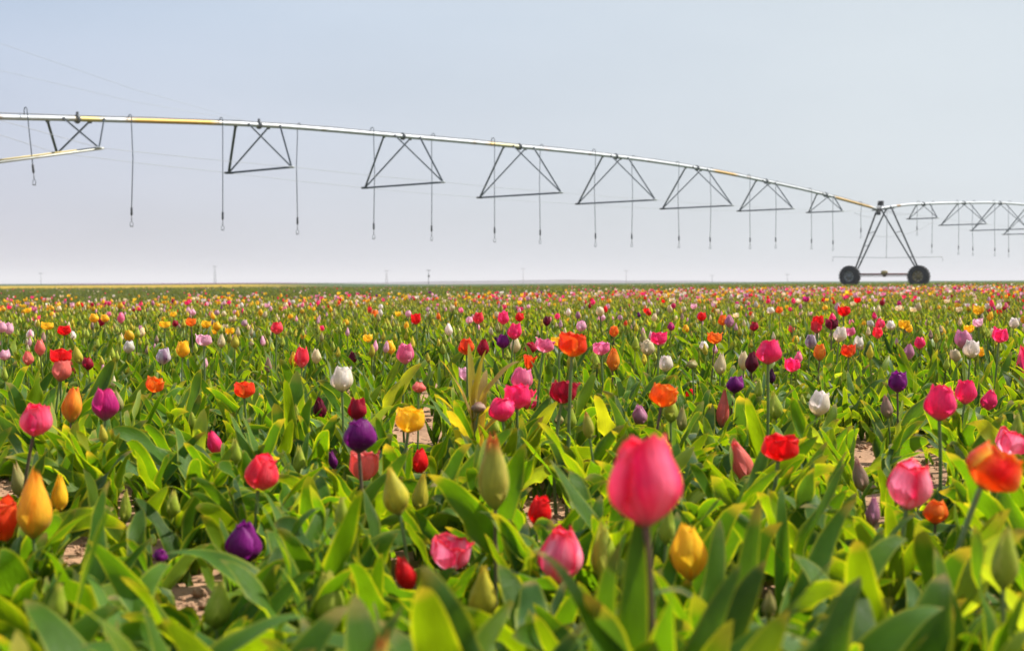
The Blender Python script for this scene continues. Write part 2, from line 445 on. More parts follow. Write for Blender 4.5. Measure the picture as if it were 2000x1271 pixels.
def machine():
    TC = 8.14
    base = plan(TC); base.z = gz(base.x, base.y)
    root = empty('irrigation_machine', base)
    tag(root, 'long galvanised irrigation machine arching over the tulip field on a two wheeled tower', 'irrigation machine')
    inv = -base
    def B(mb, name, mat, parent=root):
        # meshes are collected in world space; children sit under the tower base
        mb.v = [tuple(Vector(v) - base) for v in mb.v] if not getattr(mb, 'done', False) else mb.v
        mb.done = True
        return mb.build(name, mat, parent)
    galv = (0.44, 0.46, 0.48); dark = (0.12, 0.14, 0.16); ochre = (0.48, 0.29, 0.06); tan = (0.42, 0.37, 0.28)
    stains = [(134, 158, tan, 0.6), (160, 198, (0.50, 0.40, 0.12), 0.95), (255, 262, ochre, 0.9), (268, 425, ochre, 1.0), (440, 470, tan, 0.3), (528, 540, tan, 0.5), (952, 962, (0.6, 0.35, 0.05), 1), (963, 1012, (0.46, 0.42, 0.2), 0.8), (1062, 1068, (0.5, 0.15, 0.08), 0.5), (1392, 1436, ochre, 0.9), (1628, 1700, ochre, 0.9)]
    def pcol(n):
        px = XV - KK / (n + N0); c = Vector(galv)
        for a, b, k, w in stains:
            e = min(max((px - a) / 5 + 0.5, 0), 1) * min(max((b - px) / 8 + 0.5, 0), 1) * w
            c = c.lerp(Vector(k), e)
        return tuple(c)
    for lo, hi in ((-1.5, 7.97), (8.06, 13.9)):
        ns = list(np.arange(lo, hi, 0.04)) + [hi]
        m = MB(); m.tube([pp(n) for n in ns], 0.079, 14, [pcol(n) for n in ns])
        B(m, 'span_pipe', GALV)
    # flanged joints
    joints = list(range(0, 8)) + list(range(9, 14))
    bots = {0: (4.05, 1.2), 1: (3.91, 1.75), 2: (3.785, 2.17), 3: (3.75, 2.3), 4: (3.79, 2.25), 5: (3.85, 2.1), 6: (4.01, 1.67), 7: (4.19, 1.1),
            9: (4.32, 1.0), 10: (4.15, 1.65), 11: (4.0, 2.1), 12: (3.9, 2.2), 13: (3.86, 2.2)}
    for j in joints:
        m = MB()
        c = pp(j); t = (pp(j + 0.02) - pp(j - 0.02)).normalized()
        m.lathe([(0.08, -0.035), (0.145, -0.03), (0.145, -0.004), (0.12, 0), (0.145, 0.004), (0.145, 0.03), (0.08, 0.035)], c, t, 16, (0.16, 0.17, 0.18))
        for k in range(8):
            w = k * math.pi / 4
            u = (PE * math.cos(w) + Vector((0, 0, 1)) * math.sin(w)) * 0.122
            m.tube([c + u - t * 0.06, c + u + t * 0.06], 0.012, 6, (0.12, 0.12, 0.13))
        if j in (0, 1):
            m.box(c + Vector((0, 0, 0.17)), (0.07, 0.07, 0.1), None, 0.01, (0.1, 0.11, 0.12))
        B(m, 'pipe_flange', GALV)
        # V-jack truss: four struts down to two lower nodes and a spreader bar between them
        h, w = bots[j]; f = 6.87
        far = plan(j) - PE * w; far.z = EYE + h
        nr = plan(j) + PE * w; nr.z = EYE + h
        m = MB(); thick = 0.078 if j < 2 else 0.055; thin = 0.043
        m.beam(pp(j - 0.95 / f, -0.05, -0.05), far, thick, thick, dark)
        m.beam(pp(j + 0.45 / f, -0.05, -0.05), far, thin, thin, dark)
        m.beam(pp(j - 0.50 / f, 0.0, 0.085), nr, thin, thin, dark)
        m.beam(pp(j + 0.85 / f, 0.0, 0.085), nr, thin + 0.005, thin + 0.005, dark)
        for q in (-0.95, 0.45): m.box(pp(j + q / f, -0.07, -0.05), (0.10, 0.12, 0.10), None, 0.01, dark)
        for q in (-0.5, 0.85): m.box(pp(j + q / f, -0.01, 0.09), (0.09, 0.05, 0.10), None, 0.01, (0.18, 0.19, 0.2))
        fr = B(m, 'truss_frame', DARKSTEEL)
        m = MB(); m.beam(far - PE * 0.1, nr - PE * 0.05, 0.055, 0.07, (0.08, 0.10, 0.12))
        m.box(far, (0.30, 0.24, 0.07), None, 0.02, (0.07, 0.08, 0.09)); m.box(nr, (0.16, 0.14, 0.07), None, 0.02, (0.45, 0.47, 0.47))
        B(m, 'spreader_bar', DARKSTEEL, fr)
    # truss rods through the lower nodes of each span
    for lo, hi in ((0, 7), (9, 13)):
        for s_ in (-1, 1):
            pts = []
            if lo == 0: pts.append(pp(-1.5, -0.1, s_ * 0.15))
            else: pts.append(pp(8.1, -0.12, s_ * 0.12))
            for j in range(lo, hi + 1):
                h, w = bots[j]; p = plan(j) + PE * (s_ * w); p.z = EYE + h
                if pts:
                    q = pts[-1]; mid = (q + p) / 2; mid.z -= 0.02; pts.append(mid)
                pts.append(p)
            if lo == 0: pts.append(pp(7.96, -0.12, s_ * 0.12))
            m = MB(); m.tube(pts, 0.0065, 6, (0.40, 0.41, 0.42)); B(m, 'truss_rod', WIRE)
    # pair of brace pipes running off under the first truss
    a = at(203, 290, 38.6); b = at(-260, 352, 36.0)
    m = MB(); m.tube([a, b], 0.034, 10, (0.45, 0.45, 0.40)); B(m, 'brace_pipe', GALV)
    m = MB(); m.tube([at(150, 293.5, 38.9), at(-260, 345.5, 36.3)], 0.026, 10, (0.42, 0.34, 0.15)); B(m, 'brace_pipe', GALV)
    # stay cables rising to the left from the second joint
    for (x0, y0) in ((0, 85), (0, 138)):
        a = pp(0.93, 0.1); b = at(x0, y0, 37); c = b + (b - a) * 0.35
        q = (a + b) / 2 + Vector((0, 0, -0.12))
        m = MB(); m.tube([a, q, b, c], 0.0045, 5, (0.40, 0.42, 0.46)); B(m, 'stay_cable', WIRE)
    # electric cable lying along the pipe top
    rr = random.Random(5)
    ns = np.arange(-1.4, 7.9, 0.12)
    m = MB(); m.tube([pp(n, 0.10 + 0.035 * abs(math.sin(n * math.pi)) * rr.random(), 0.0) for n in ns], 0.013, 6, (0.12, 0.12, 0.12)); B(m, 'power_cable', PLASTIC)
    # drop hoses: px at pipe, gooseneck top row, px and row of the lower end, side
    hoses = [(50, 212, 68, 362, 1), (253, 226, 257, 443, 1), (431, 232, 435, 450, 1), (581, 242, 581, 458, -1), (727, 251, 730, 467, 1), (846, 262, 843, 470, -1),
             (962, 271, 966, 473, 1), (1060, 283, 1055, 476, -1), (1159, 293, 1163, 482, 1), (1239, 305, 1234, 482, -1), (1322, 318, 1326, 484, 1), (1391, 331, 1387, 486, -1),
             (1462, 343, 1465, 486, 1), (1519, 356, 1515, 485, -1), (1583, 371, 1585, 487, 1), (1630, 383, 1627, 489, -1), (1686, 396, 1681, 465, 1),
             (1787, 393, 1791, 460, -1), (1825, 393, 1820, 494, -1), (1869, 392, 1872, 497, 1), (1903, 392, 1900, 499, -1), (1941, 392, 1943, 500, 1), (1973, 392, 1970, 502, -1), (2010, 394, 2012, 503, 1)]
    for (x0, yt, x1, y1, sd_) in hoses:
        lat = sd_ * 0.17
        xs = 53 if x0 == 50 else x1 if abs(x1 - x0) < 7 else x0 + 1
        xs += (x0 == 1686) * 2
        n = n_of(x0)
        for _ in range(6): n += (xs - proj(pp(n) + PE * lat)[0]) / (KK / (n + N0) ** 2)
        p = pp(n); d = p.y
        top = EYE + (553 - yt) / 2500 * d
        top = max(top, p.z + 0.16)
        rad = 0.09
        e = at(x1, y1, (p + PE * lat).y)
        path = [p + Vector((0, 0, 0.07))]
        c0 = top - rad
        path.append(Vector((p.x, p.y, min(c0, top - 0.08))))
        for k in range(1, 8):
            w = math.pi * k / 8
            path.append(p * 1 + PE * (lat / 2 * (1 - math.cos(w))) + Vector((0, 0, c0 - p.z + rad * math.sin(w))))
        s0 = p + PE * lat; s0.z = c0
        path.append(s0)
        e_up = e + (s0 - e).normalized() * 0.62
        k1 = s0.lerp(e_up, 0.45) + PE * rr.uniform(-0.05, 0.05) + AX * rr.uniform(-0.04, 0.04)
        path += [s0.lerp(e_up, 0.1), k1, e_up]
        m = MB(); m.tube(path, 0.0145, 6, (0.07, 0.09, 0.11))
        hz = B(m, 'drop_hose', PLASTIC)
        dn = (e - e_up).normalized()
        m = MB(); m.tube([e_up, e_up + dn * 0.02, e_up + dn * 0.24, e_up + dn * 0.27], [0.018, 0.036, 0.036, 0.015], 8, (0.04, 0.045, 0.05))
        B(m, 'hose_weight', PLASTIC, hz)
        m = MB(); a0 = e_up + dn * 0.27; b0 = e_up + dn * 0.44
        m.tube([a0, b0], 0.013, 6, (0.10, 0.10, 0.11))
        # open spray ring below the nozzle
        for sgn in (-1, 1):
            m.tube([b0, b0 + Vector((sgn * 0.040, 0, -0.05)), b0 + Vector((sgn * 0.048, 0, -0.11)), b0 + Vector((sgn * 0.02, 0, -0.17))], 0.009, 5, (0.10, 0.11, 0.12))
        m.lathe([(0.001, 0.0), (0.055, 0.004), (0.06, 0.02), (0.001, 0.03)], b0 + Vector((0, 0, -0.185)), (0, 0, 1), 10, (0.22, 0.23, 0.25))
        B(m, 'sprinkler_head', PLASTIC, hz)
    # drive tower
    f = 6.87; W = 2.32; wr = 0.686
    zb = gz(base.x, base.y)
    wheels = []
    for s_ in (-1, 1):
        c = base + PE * (s_ * W); c.z = EYE + (553 - 539.8) / 2500 * c.y
        wheels.append(c)
    tops = {}
    for s_, q, (tx, ty), (bx, by) in ((-1, -0.72, (1711, 415), (1671, 524)), (-1, 0.72, (1730.6, 409), (1675.5, 525)), (1, -0.72, (1719.6, 407), (1787.3, 521)), (1, 0.72, (1740, 403), (1791.5, 520))):
        t0 = pp(TC + q / f, -0.02, s_ * 0.15)
        t0 = at(tx, ty, t0.y)
        b0 = at(bx, by, wheels[0 if s_ < 0 else 1].y - s_ * 0.25)
        m = MB(); m.beam(t0, b0, 0.075, 0.075, (0.06, 0.07, 0.08))
        B(m, 'tower_leg', DARKSTEEL); tops[(s_, q)] = (t0, b0)
    for s_, fr in ((-1, (0.37, 0.60, 0.80)), (1, (0.42, 0.84))):
        a0, a1 = tops[(s_, -0.72)]; b0, b1 = tops[(s_, 0.72)]
        m = MB()
        for k in fr: m.beam(a0.lerp(a1, k), b0.lerp(b1, k), 0.04, 0.04, (0.10, 0.11, 0.12))
        B(m, 'leg_brace', DARKSTEEL)
    m = MB()
    for q in (-0.72, 0.72):
        a0 = tops[(-1, q)][0]; b0 = tops[(1, q)][0]
        m.beam(a0, b0, 0.09, 0.09, (0.10, 0.11, 0.12))
    m.beam(pp(7.9, -0.16), pp(8.36, -0.10), 0.10, 0.10, (0.09, 0.1, 0.11))
    B(m, 'tower_head_frame', DARKSTEEL)
    # flexible pipe joint at the tower top
    m = MB()
    c = pp(8.015, -0.02)
    m.lathe([(0.05, -0.30), (0.14, -0.26), (0.15, -0.12), (0.11, -0.06), (0.12, 0.06), (0.17, 0.10), (0.17, 0.16), (0.10, 0.20), (0.09, 0.45)], c, AX, 16, (0.10, 0.10, 0.11))
    m.box(c + Vector((0, 0, -0.24)), (0.26, 0.3, 0.24), None, 0.03, (0.08, 0.08, 0.09))
    m.tube([c + Vector((0, 0, 0.1)), c + Vector((-0.05, 0, 0.42))], 0.02, 6, (0.1, 0.1, 0.1))
    m.tube([c + Vector((0.1, 0, 0.1)), c + Vector((0.32, 0, 0.30)), c + Vector((0.42, 0, 0.05))], 0.018, 6, (0.1, 0.1, 0.1))
    B(m, 'pipe_coupling', DARKSTEEL)
    bx = at(1720.5, 397.5, base.y - 0.2)
    Mz = Matrix.Rotation(math.atan2(PE.y, PE.x), 3, 'Z')
    m = MB(); m.box(bx, (0.30, 0.22, 0.26), Mz, 0.02, (0.03, 0.03, 0.035)); m.box(bx + Vector((0, 0, 0.145)), (0.34, 0.26, 0.03), Mz, 0.008, (0.06, 0.06, 0.06))
    m.tube([bx - Vector((0, 0, 0.12)), bx - Vector((0, 0, 0.34))], 0.025, 6, (0.08, 0.08, 0.08))
    B(m, 'control_box', PLASTIC)
    # base beam between the wheels and the centre gear motor
    za = EYE + (553 - 535.6) / 2500 * base.y
    a0 = wheels[0] + PE * 0.30 + AX * 0.12; b0 = wheels[1] - PE * 0.30 + AX * 0.12; a0.z = za; b0.z = za
    m = MB(); m.tube([a0, b0], 0.062, 10, (0.16, 0.035, 0.03)); B(m, 'base_beam', PAINT)
    m = MB(); m.tube([a0 + Vector((0, 0, -0.12)) - AX * 0.1, b0 + Vector((0, 0, -0.12)) - AX * 0.1], 0.02, 8, (0.10, 0.05, 0.05)); B(m, 'drive_shaft', PAINT)
    c = (a0 + b0) / 2
    m = MB(); m.box(c + Vector((0, 0, 0.08)), (0.36, 0.3, 0.2), Mz, 0.05, (0.28, 0.20, 0.06)); m.lathe([(0.001, -0.2), (0.10, -0.19), (0.12, -0.1), (0.12, 0.14), (0.06, 0.2), (0.001, 0.2)], c + Vector((0, 0, 0.12)), PE, 14, (0.22, 0.17, 0.07))
    m.box(c + Vector((0, 0, -0.1)), (0.2, 0.2, 0.14), Mz, 0.03, (0.10, 0.06, 0.04))
    B(m, 'gear_motor', PAINT)
    for wi, c in enumerate(wheels):
        wh = empty('wheel', c - base, root)
        m = MB()
        hw = 0.19
        m.lathe([(0.335, -hw * 0.75), (0.38, -hw * 0.92), (0.50, -hw * 1.08), (0.60, -hw * 1.0), (0.645, -hw * 0.8), (0.662, -hw * 0.4), (0.668, 0), (0.662, hw * 0.4), (0.645, hw * 0.8), (0.60, hw), (0.50, hw * 1.08), (0.38, hw * 0.92), (0.335, hw * 0.75)], (0, 0, 0), AX, 56, (0.022, 0.023, 0.026))
        for k in range(44):
            w = 2 * math.pi * k / 44; sd2 = 1 if k % 2 else -1
            rd = PE * math.cos(w) + Vector((0, 0, 1)) * math.sin(w); tg = -PE * math.sin(w) + Vector((0, 0, 1)) * math.cos(w)
            lug = (AX * sd2 + tg * 0.75).normalized(); nn = rd; bb = lug.cross(nn).normalized()
            Mm = Matrix((lug, bb, nn)).transposed()
            m.box(rd * 0.665 + AX * (sd2 * hw * 0.5) + tg * 0.06, (0.24, 0.045, 0.055), Mm, 0.008, (0.024, 0.025, 0.027))
            rd2 = PE * math.cos(w) + Vector((0, 0, 1)) * math.sin(w)
            m.box(rd2 * 0.622 + AX * (sd2 * hw * 0.98), (0.05, 0.045, 0.10), Matrix((AX, tg, rd2)).transposed(), 0.008, (0.024, 0.025, 0.027))
        m.build('tyre', RUBBER, wh)
        m = MB()
        rc = (0.20, 0.15, 0.055) if wi else (0.16, 0.17, 0.18)
        m.lathe([(0.345, -0.15), (0.335, -0.165), (0.315, -0.14), (0.30, -0.06), (0.22, -0.03), (0.20, -0.075), (0.10, -0.085), (0.095, -0.13), (0.05, -0.14), (0.001, -0.14)], (0, 0, 0), AX, 32, rc)
        for k in range(8):
            w = 2 * math.pi * k / 8; rd = PE * math.cos(w) + Vector((0, 0, 1)) * math.sin(w)
            m.tube([rd * 0.155 - AX * 0.07, rd * 0.155 - AX * 0.11], 0.015, 6, (0.08, 0.08, 0.08))
            m.box(rd * 0.255 - AX * 0.05, (0.10, 0.06, 0.02), Matrix((rd, AX.cross(rd), AX)).transposed(), 0.004, (0.35, 0.35, 0.33))
        m.lathe([(0.345, 0.15), (0.315, 0.14), (0.30, 0.0), (0.001, -0.02)], (0, 0, 0), AX, 32, rc)
        m.build('rim', PAINT, wh)
        m = MB(); m.box(c + AX * 0.26 + Vector((0, 0, 0.02)), (0.26, 0.3, 0.3), Mz, 0.05, (0.07, 0.07, 0.06)); m.tube([c, c + AX * 0.3], 0.06, 10, (0.07, 0.07, 0.06))
        B(m, 'wheel_gearbox', PAINT)
    # spray boom hung behind the tower on its own drop pipe
    hp = at(1731, 503.5, base.y + 0.2); hz = hp.z
    m = MB(); m.tube([pp(TC + 0.06, -0.08), hp], 0.014, 6, (0.16, 0.17, 0.18)); B(m, 'boom_drop_pipe', GALV)
    l, r = at(1626.5, 501.8, base.y + 2.6), at(1841, 501.8, base.y - 2.4)
    m = MB(); m.tube([l + Vector((0, 0, -0.30)), l, l.lerp(hp, 0.35) + Vector((0, 0, -0.0)), hp, hp.lerp(r, 0.65), r, r + Vector((0, 0, -0.26))], 0.013, 6, (0.24, 0.25, 0.26)); B(m, 'spray_boom', GALV)
    # slack control cables from the tower to the next span
    for (p0, p1, sag) in ((at(1698, 459, base.y), at(1828, 430, 86.5), 0.5), (pp(7.25, -0.9, 1.0), pp(8.0, -0.5), 0.1), (pp(8.2, -0.2), pp(9, -0.25), 0.35)):
        m = MB(); m.tube([p0.lerp(p1, k / 8) - Vector((0, 0, sag * 4 * (k / 8) * (1 - k / 8))) for k in range(9)], 0.009, 5, (0.2, 0.2, 0.21)); B(m, 'control_cable', PLASTIC)
machine()

# ---------------------------------------------------------------- far power poles
def poles():
    wood = solid('pole_timber', 0, 0.9, 0.5, 0.2)
    # px, top row, distance, style, label
    P = [(80, 533, 560, 0, 'faint grey power pole on the horizon at the far left, above the yellow strip'),
         (420, 519.5, 520, 1, 'tallest grey lattice power pole on the horizon, left of the drop hose with yellow pipe'),
         (755, 528, 640, 1, 'faint pale power pole with a crossbar, just left of the dark pole with a transformer'),
         (837, 527, 330, 2, 'dark power pole with crossarm and round transformer standing on the horizon'),
         (1022, 524, 800, 0, 'very faint tall power pole above the pale hill, right of mid photo'),
         (1223, 528, 820, 0, 'thin faint power pole on the hill line, right of the photo middle'),
         (1391, 537, 950, 0, 'short faint power pole on the horizon, farther left of the wheels'),
         (1538, 535, 900, 0, 'short faint power pole on the horizon, nearest left of the wheels')]
    for px, top, d, st, lab in P:
        b = at(px, 553, d); z0 = min(gz(b.x, d), -0.2) - 0.3
        h = EYE + (553 - top) / 2500 * d - z0
        root = empty('power_pole', (b.x, d, z0))
        tag(root, lab, 'power pole', 'power poles along the horizon')
        c = (0.36, 0.36, 0.38) if st < 2 else (0.05, 0.05, 0.055)
        k = d / 2500
        m = MB()
        if st == 1:
            for s_ in (-1, 1):
                m.tube([(s_ * 1.0 * k * 2, 0, 0), (s_ * 0.55 * k * 2, 0, h)], [0.45 * k, 0.35 * k], 6, c)
            for q in range(1, 7):
                z = h * q / 7; w0 = (2.0 - 0.9 * q / 7) * k; z2 = h * (q + 1) / 7; w1 = (2.0 - 0.9 * (q + 1) / 7) * k
                if q < 6: m.tube([(-w0, 0, z), (w1, 0, z2)], 0.16 * k, 5, c); m.tube([(w0, 0, z), (-w1, 0, z2)], 0.16 * k, 5, c)
        else:
            m.tube([(0, 0, 0), (0, 0, h)], [0.62 * k, 0.48 * k], 8, c)
        m.build('pole_shaft', wood, root)
        m = MB()
        m.tube([(-4.2 * k, 0, h - 1.0 * k), (4.2 * k, 0, h - 1.0 * k)], 0.42 * k, 6, c)
        m.build('crossarm', wood, root)
        for s_ in (-1, 0, 1):
            m = MB(); m.lathe([(0.001, 0), (0.35 * k, 0.1 * k), (0.25 * k, 0.5 * k), (0.35 * k, 0.8 * k), (0.1 * k, 1.3 * k), (0.001, 1.3 * k)], (s_ * 3.6 * k, 0, h - 0.7 * k), (0, 0, 1), 8, (0.3, 0.3, 0.32))
            m.build('insulator', wood, root)
        if st == 2:
            m = MB(); m.lathe([(0.001, -2.2 * k), (1.6 * k, -2.0 * k), (1.9 * k, 0), (1.6 * k, 2.0 * k), (0.001, 2.2 * k)], (0.6 * k, -0.6 * k, h - 12 * k), (0, 0, 1), 12, (0.03, 0.03, 0.035))
            m.build('transformer', wood, root)
poles()

# ---------------------------------------------------------------- tulip geometry
def leaf_arr(rng, Ln, W, phi0, phi1, wave, twist, nu, nv, chan=0.45, side_bend=0.0, tint=None):
    t = np.linspace(0, 1, nu)
    s = t ** 1.3
    phi = phi0 + (phi1 - phi0) * s - 0.9 * rng.random() ** 2 * np.clip((t - 0.8) / 0.2, 0, 1) ** 2
    yaw = side_bend * t ** 1.5
    d = np.stack([np.cos(phi) * np.cos(yaw), np.cos(phi) * np.sin(yaw), np.sin(phi)], 1)
    ds = Ln / (nu - 1)
    P = np.vstack([[0, 0, 0], np.cumsum((d[1:] + d[:-1]) / 2, 0) * ds])
    sd = np.stack([-np.sin(yaw), np.cos(yaw), 0 * t], 1)
    nm = np.cross(sd, d); nm = -nm            # points to the inner face
    a = twist * t ** 1.4
    ca, sa = np.cos(a)[:, None], np.sin(a)[:, None]
    sd, nm = sd * ca + nm * sa, nm * ca - sd * sa
    w = W * (0.42 + 0.58 * sm(t / 0.35)) * np.sqrt(np.clip(1 - np.clip((t - 0.30) / 0.70, 0, 1) ** 1.9, 0, 1)) ** 1.15
    w = np.maximum(w, W * 0.02)
    v = np.linspace(-1, 1, nv)
    f1, f2 = 1.4 + 1.8 * rng.random(), 1.4 + 1.8 * rng.random(); p1, p2 = rng.random(2) * 6.28
    T, Vv = np.meshgrid(t, v, indexing='ij')
    ph = np.where(Vv > 0, np.sin(2 * np.pi * f1 * T + p1) + 0.25 * np.sin(2 * np.pi * f1 * 2.3 * T + p2), np.sin(2 * np.pi * f2 * T + p2) + 0.25 * np.sin(2 * np.pi * f2 * 2.1 * T + p1))
    cf = chan * (1 - 0.75 * sm(T * 1.1))
    ang = Vv * cf * 1.9
    lat = np.where(np.abs(cf) > 1e-3, np.sin(ang) / (cf * 1.9 + 1e-6), Vv)
    hgt = (1 - np.cos(ang)) / (cf * 1.9 + 1e-6) + wave * ph * np.abs(Vv) ** 2.2 * sm(T * 4) * sm((1.02 - T) * 3)
    X = P[:, None] + sd[:, None] * (lat * w[:, None])[..., None] + nm[:, None] * (hgt * w[:, None])[..., None]
    X = X.reshape(-1, 3)
    i = np.arange(nu - 1)[:, None] * nv; j = np.arange(nv - 1)[None]
    F = np.stack([(i + j).ravel(), (i + j + 1).ravel(), (i + nv + j + 1).ravel(), (i + nv + j).ravel()], 1)
    g = np.array(tint if tint is not None else (0.085, 0.165, 0.030))
    edge = np.array((0.40, 0.42, 0.045)); basec = np.array((0.12, 0.22, 0.03))
    c = np.zeros(T.shape + (3,)) + g
    e = np.clip((np.abs(Vv) - 0.82) / 0.14, 0, 1)[..., None] if nv > 6 else (np.abs(Vv) ** 4 * 0.25)[..., None]
    c = c * (1 - 0.6 * e) + edge * 0.6 * e  # yellowish margin, brightened so the rim-light glow is painted into its colour
    b = (1 - sm(T / 0.3))[..., None] * 0.5
    c = c * (1 - b) + basec * b
    tipm = sm((T - 0.97 + 0.10 * rng.random()) / 0.06)[..., None] * (0.3 + 0.6 * rng.random())
    c = c * (1 - tipm) + np.array((0.35, 0.26, 0.08)) * tipm
    lp = np.stack([T.ravel() * 4, Vv.ravel() * 0.5 + rng.random() * 9, 0 * T.ravel()], 1)
    return X, F, c.reshape(-1, 3), lp

GREEN_B = (0.20, 0.27, 0.07)
SCH = {  # body, base, edge, tip, flame, weights(base, edge, tip, flame)
 'pinkred': ((0.86, 0.008, 0.13), (0.85, 0.30, 0.42), (0.88, 0.05, 0.20), (0.86, 0.006, 0.03), (0.90, 0.34, 0.48), (0.6, 0.4, 0.5, 0.7)),
 'hotpink': ((0.86, 0.012, 0.18), (0.86, 0.28, 0.40), (0.88, 0.10, 0.28), (0.86, 0.01, 0.08), (0.88, 0.14, 0.32), (0.5, 0.4, 0.3, 0.4)),
 'magenta': ((0.58, 0.02, 0.22), (0.50, 0.16, 0.34), (0.85, 0.03, 0.24), (0.85, 0.04, 0.26), (0.46, 0.02, 0.20), (0.6, 0.6, 0.5, 0.5)),
 'pink': ((0.84, 0.22, 0.38), (0.84, 0.58, 0.56), (0.88, 0.48, 0.58), (0.85, 0.24, 0.42), (0.74, 0.10, 0.26), (0.6, 0.6, 0.2, 0.5)),
 'palepink': ((0.80, 0.52, 0.58), (0.70, 0.64, 0.42), (0.85, 0.66, 0.70), (0.82, 0.42, 0.54), (0.74, 0.36, 0.48), (0.6, 0.4, 0.4, 0.3)),
 'pinkwhite': ((0.86, 0.10, 0.26), (0.88, 0.55, 0.60), (0.88, 0.008, 0.07), (0.86, 0.006, 0.03), (0.90, 0.60, 0.68), (0.7, 0.8, 0.85, 0.75)),
 'red':      ((0.84, 0.006, 0.008), (0.55, 0.05, 0.03), (0.80, 0.04, 0.03), (0.75, 0.02, 0.02), (0.60, 0.01, 0.02), (0.3, 0.3, 0.3, 0.3)),
 'redpink': ((0.84, 0.010, 0.05), (0.82, 0.36, 0.30), (0.84, 0.01, 0.04), (0.82, 0.006, 0.02), (0.82, 0.20, 0.22), (0.75, 0.4, 0.3, 0.55)),
 'crimson':  ((0.45, 0.008, 0.035), (0.30, 0.01, 0.05), (0.65, 0.02, 0.06), (0.55, 0.01, 0.03), (0.35, 0.005, 0.03), (0.4, 0.4, 0.3, 0.3)),
 'darkcrim': ((0.18, 0.006, 0.03), (0.12, 0.01, 0.03), (0.35, 0.01, 0.05), (0.25, 0.01, 0.03), (0.12, 0.005, 0.03), (0.4, 0.4, 0.3, 0.3)),
 'purple': ((0.24, 0.006, 0.20), (0.10, 0.005, 0.09), (0.42, 0.03, 0.36), (0.30, 0.01, 0.25), (0.14, 0.005, 0.12), (0.5, 0.5, 0.3, 0.4)),
 'darkpurple':((0.07, 0.006, 0.05), (0.06, 0.01, 0.04), (0.14, 0.02, 0.12), (0.10, 0.01, 0.07), (0.04, 0.005, 0.03), (0.4, 0.5, 0.3, 0.3)),
 'mauve': ((0.62, 0.28, 0.40), (0.50, 0.44, 0.22), (0.72, 0.40, 0.52), (0.66, 0.26, 0.42), (0.46, 0.16, 0.28), (0.6, 0.4, 0.3, 0.4)),
 'whitepurple':((0.72, 0.68, 0.66), (0.60, 0.58, 0.40), (0.80, 0.78, 0.76), (0.70, 0.60, 0.66), (0.20, 0.03, 0.14), (0.5, 0.4, 0.3, 0.9)),
 'white':    ((0.80, 0.78, 0.68), (0.72, 0.68, 0.26), (0.84, 0.83, 0.78), (0.84, 0.83, 0.78), (0.78, 0.74, 0.42), (0.7, 0.4, 0.4, 0.5)),
 'cream':    ((0.78, 0.70, 0.42), (0.55, 0.55, 0.20), (0.80, 0.74, 0.55), (0.80, 0.76, 0.60), (0.60, 0.58, 0.26), (0.7, 0.4, 0.4, 0.4)),
 'yellow': ((0.88, 0.62, 0.02), (0.66, 0.56, 0.05), (0.92, 0.70, 0.04), (0.92, 0.66, 0.03), (0.86, 0.50, 0.015), (0.5, 0.4, 0.3, 0.3)),
 'yelorange':((0.85, 0.40, 0.03), (0.48, 0.42, 0.08), (0.88, 0.50, 0.04), (0.82, 0.16, 0.02), (0.80, 0.12, 0.02), (0.6, 0.5, 0.5, 0.5)),
 'orange':   ((0.90, 0.24, 0.012), (0.80, 0.42, 0.04), (0.90, 0.36, 0.03), (0.85, 0.24, 0.02), (0.75, 0.10, 0.012), (0.5, 0.6, 0.3, 0.5)),
 'orangered':((0.82, 0.075, 0.012), (0.85, 0.42, 0.02), (0.88, 0.28, 0.03), (0.80, 0.06, 0.02), (0.75, 0.03, 0.01), (0.85, 0.4, 0.3, 0.4)),
 'flame': ((0.84, 0.012, 0.008), (0.88, 0.50, 0.04), (0.94, 0.66, 0.05), (0.90, 0.45, 0.04), (0.82, 0.008, 0.01), (0.5, 1.0, 0.35, 0.6)),
 'salmon':   ((0.84, 0.22, 0.17), (0.70, 0.45, 0.28), (0.82, 0.30, 0.24), (0.76, 0.10, 0.10), (0.72, 0.20, 0.16), (0.6, 0.4, 0.4, 0.3)),
 'greenbud': ((0.46, 0.56, 0.05), (0.30, 0.42, 0.04), (0.70, 0.72, 0.14), (0.75, 0.64, 0.16), (0.32, 0.44, 0.04), (0.5, 0.6, 0.5, 0.4)),
 'yellowbud': ((0.66, 0.60, 0.05), (0.34, 0.40, 0.06), (0.80, 0.68, 0.08), (0.82, 0.60, 0.05), (0.42, 0.45, 0.06), (0.6, 0.5, 0.4, 0.5)),
 'redtipbud': ((0.56, 0.56, 0.08), (0.42, 0.48, 0.06), (0.74, 0.58, 0.16), (0.74, 0.08, 0.04), (0.42, 0.46, 0.06), (0.5, 0.5, 0.7, 0.4)),
 'pinkbud':  ((0.52, 0.34, 0.26), (0.30, 0.34, 0.12), (0.60, 0.40, 0.30), (0.56, 0.24, 0.22), (0.32, 0.28, 0.14), (0.7, 0.4, 0.5, 0.5)),
 'tanbud': ((0.50, 0.46, 0.16), (0.34, 0.38, 0.08), (0.62, 0.50, 0.22), (0.50, 0.32, 0.14), (0.38, 0.36, 0.10), (0.6, 0.4, 0.5, 0.4)),
}
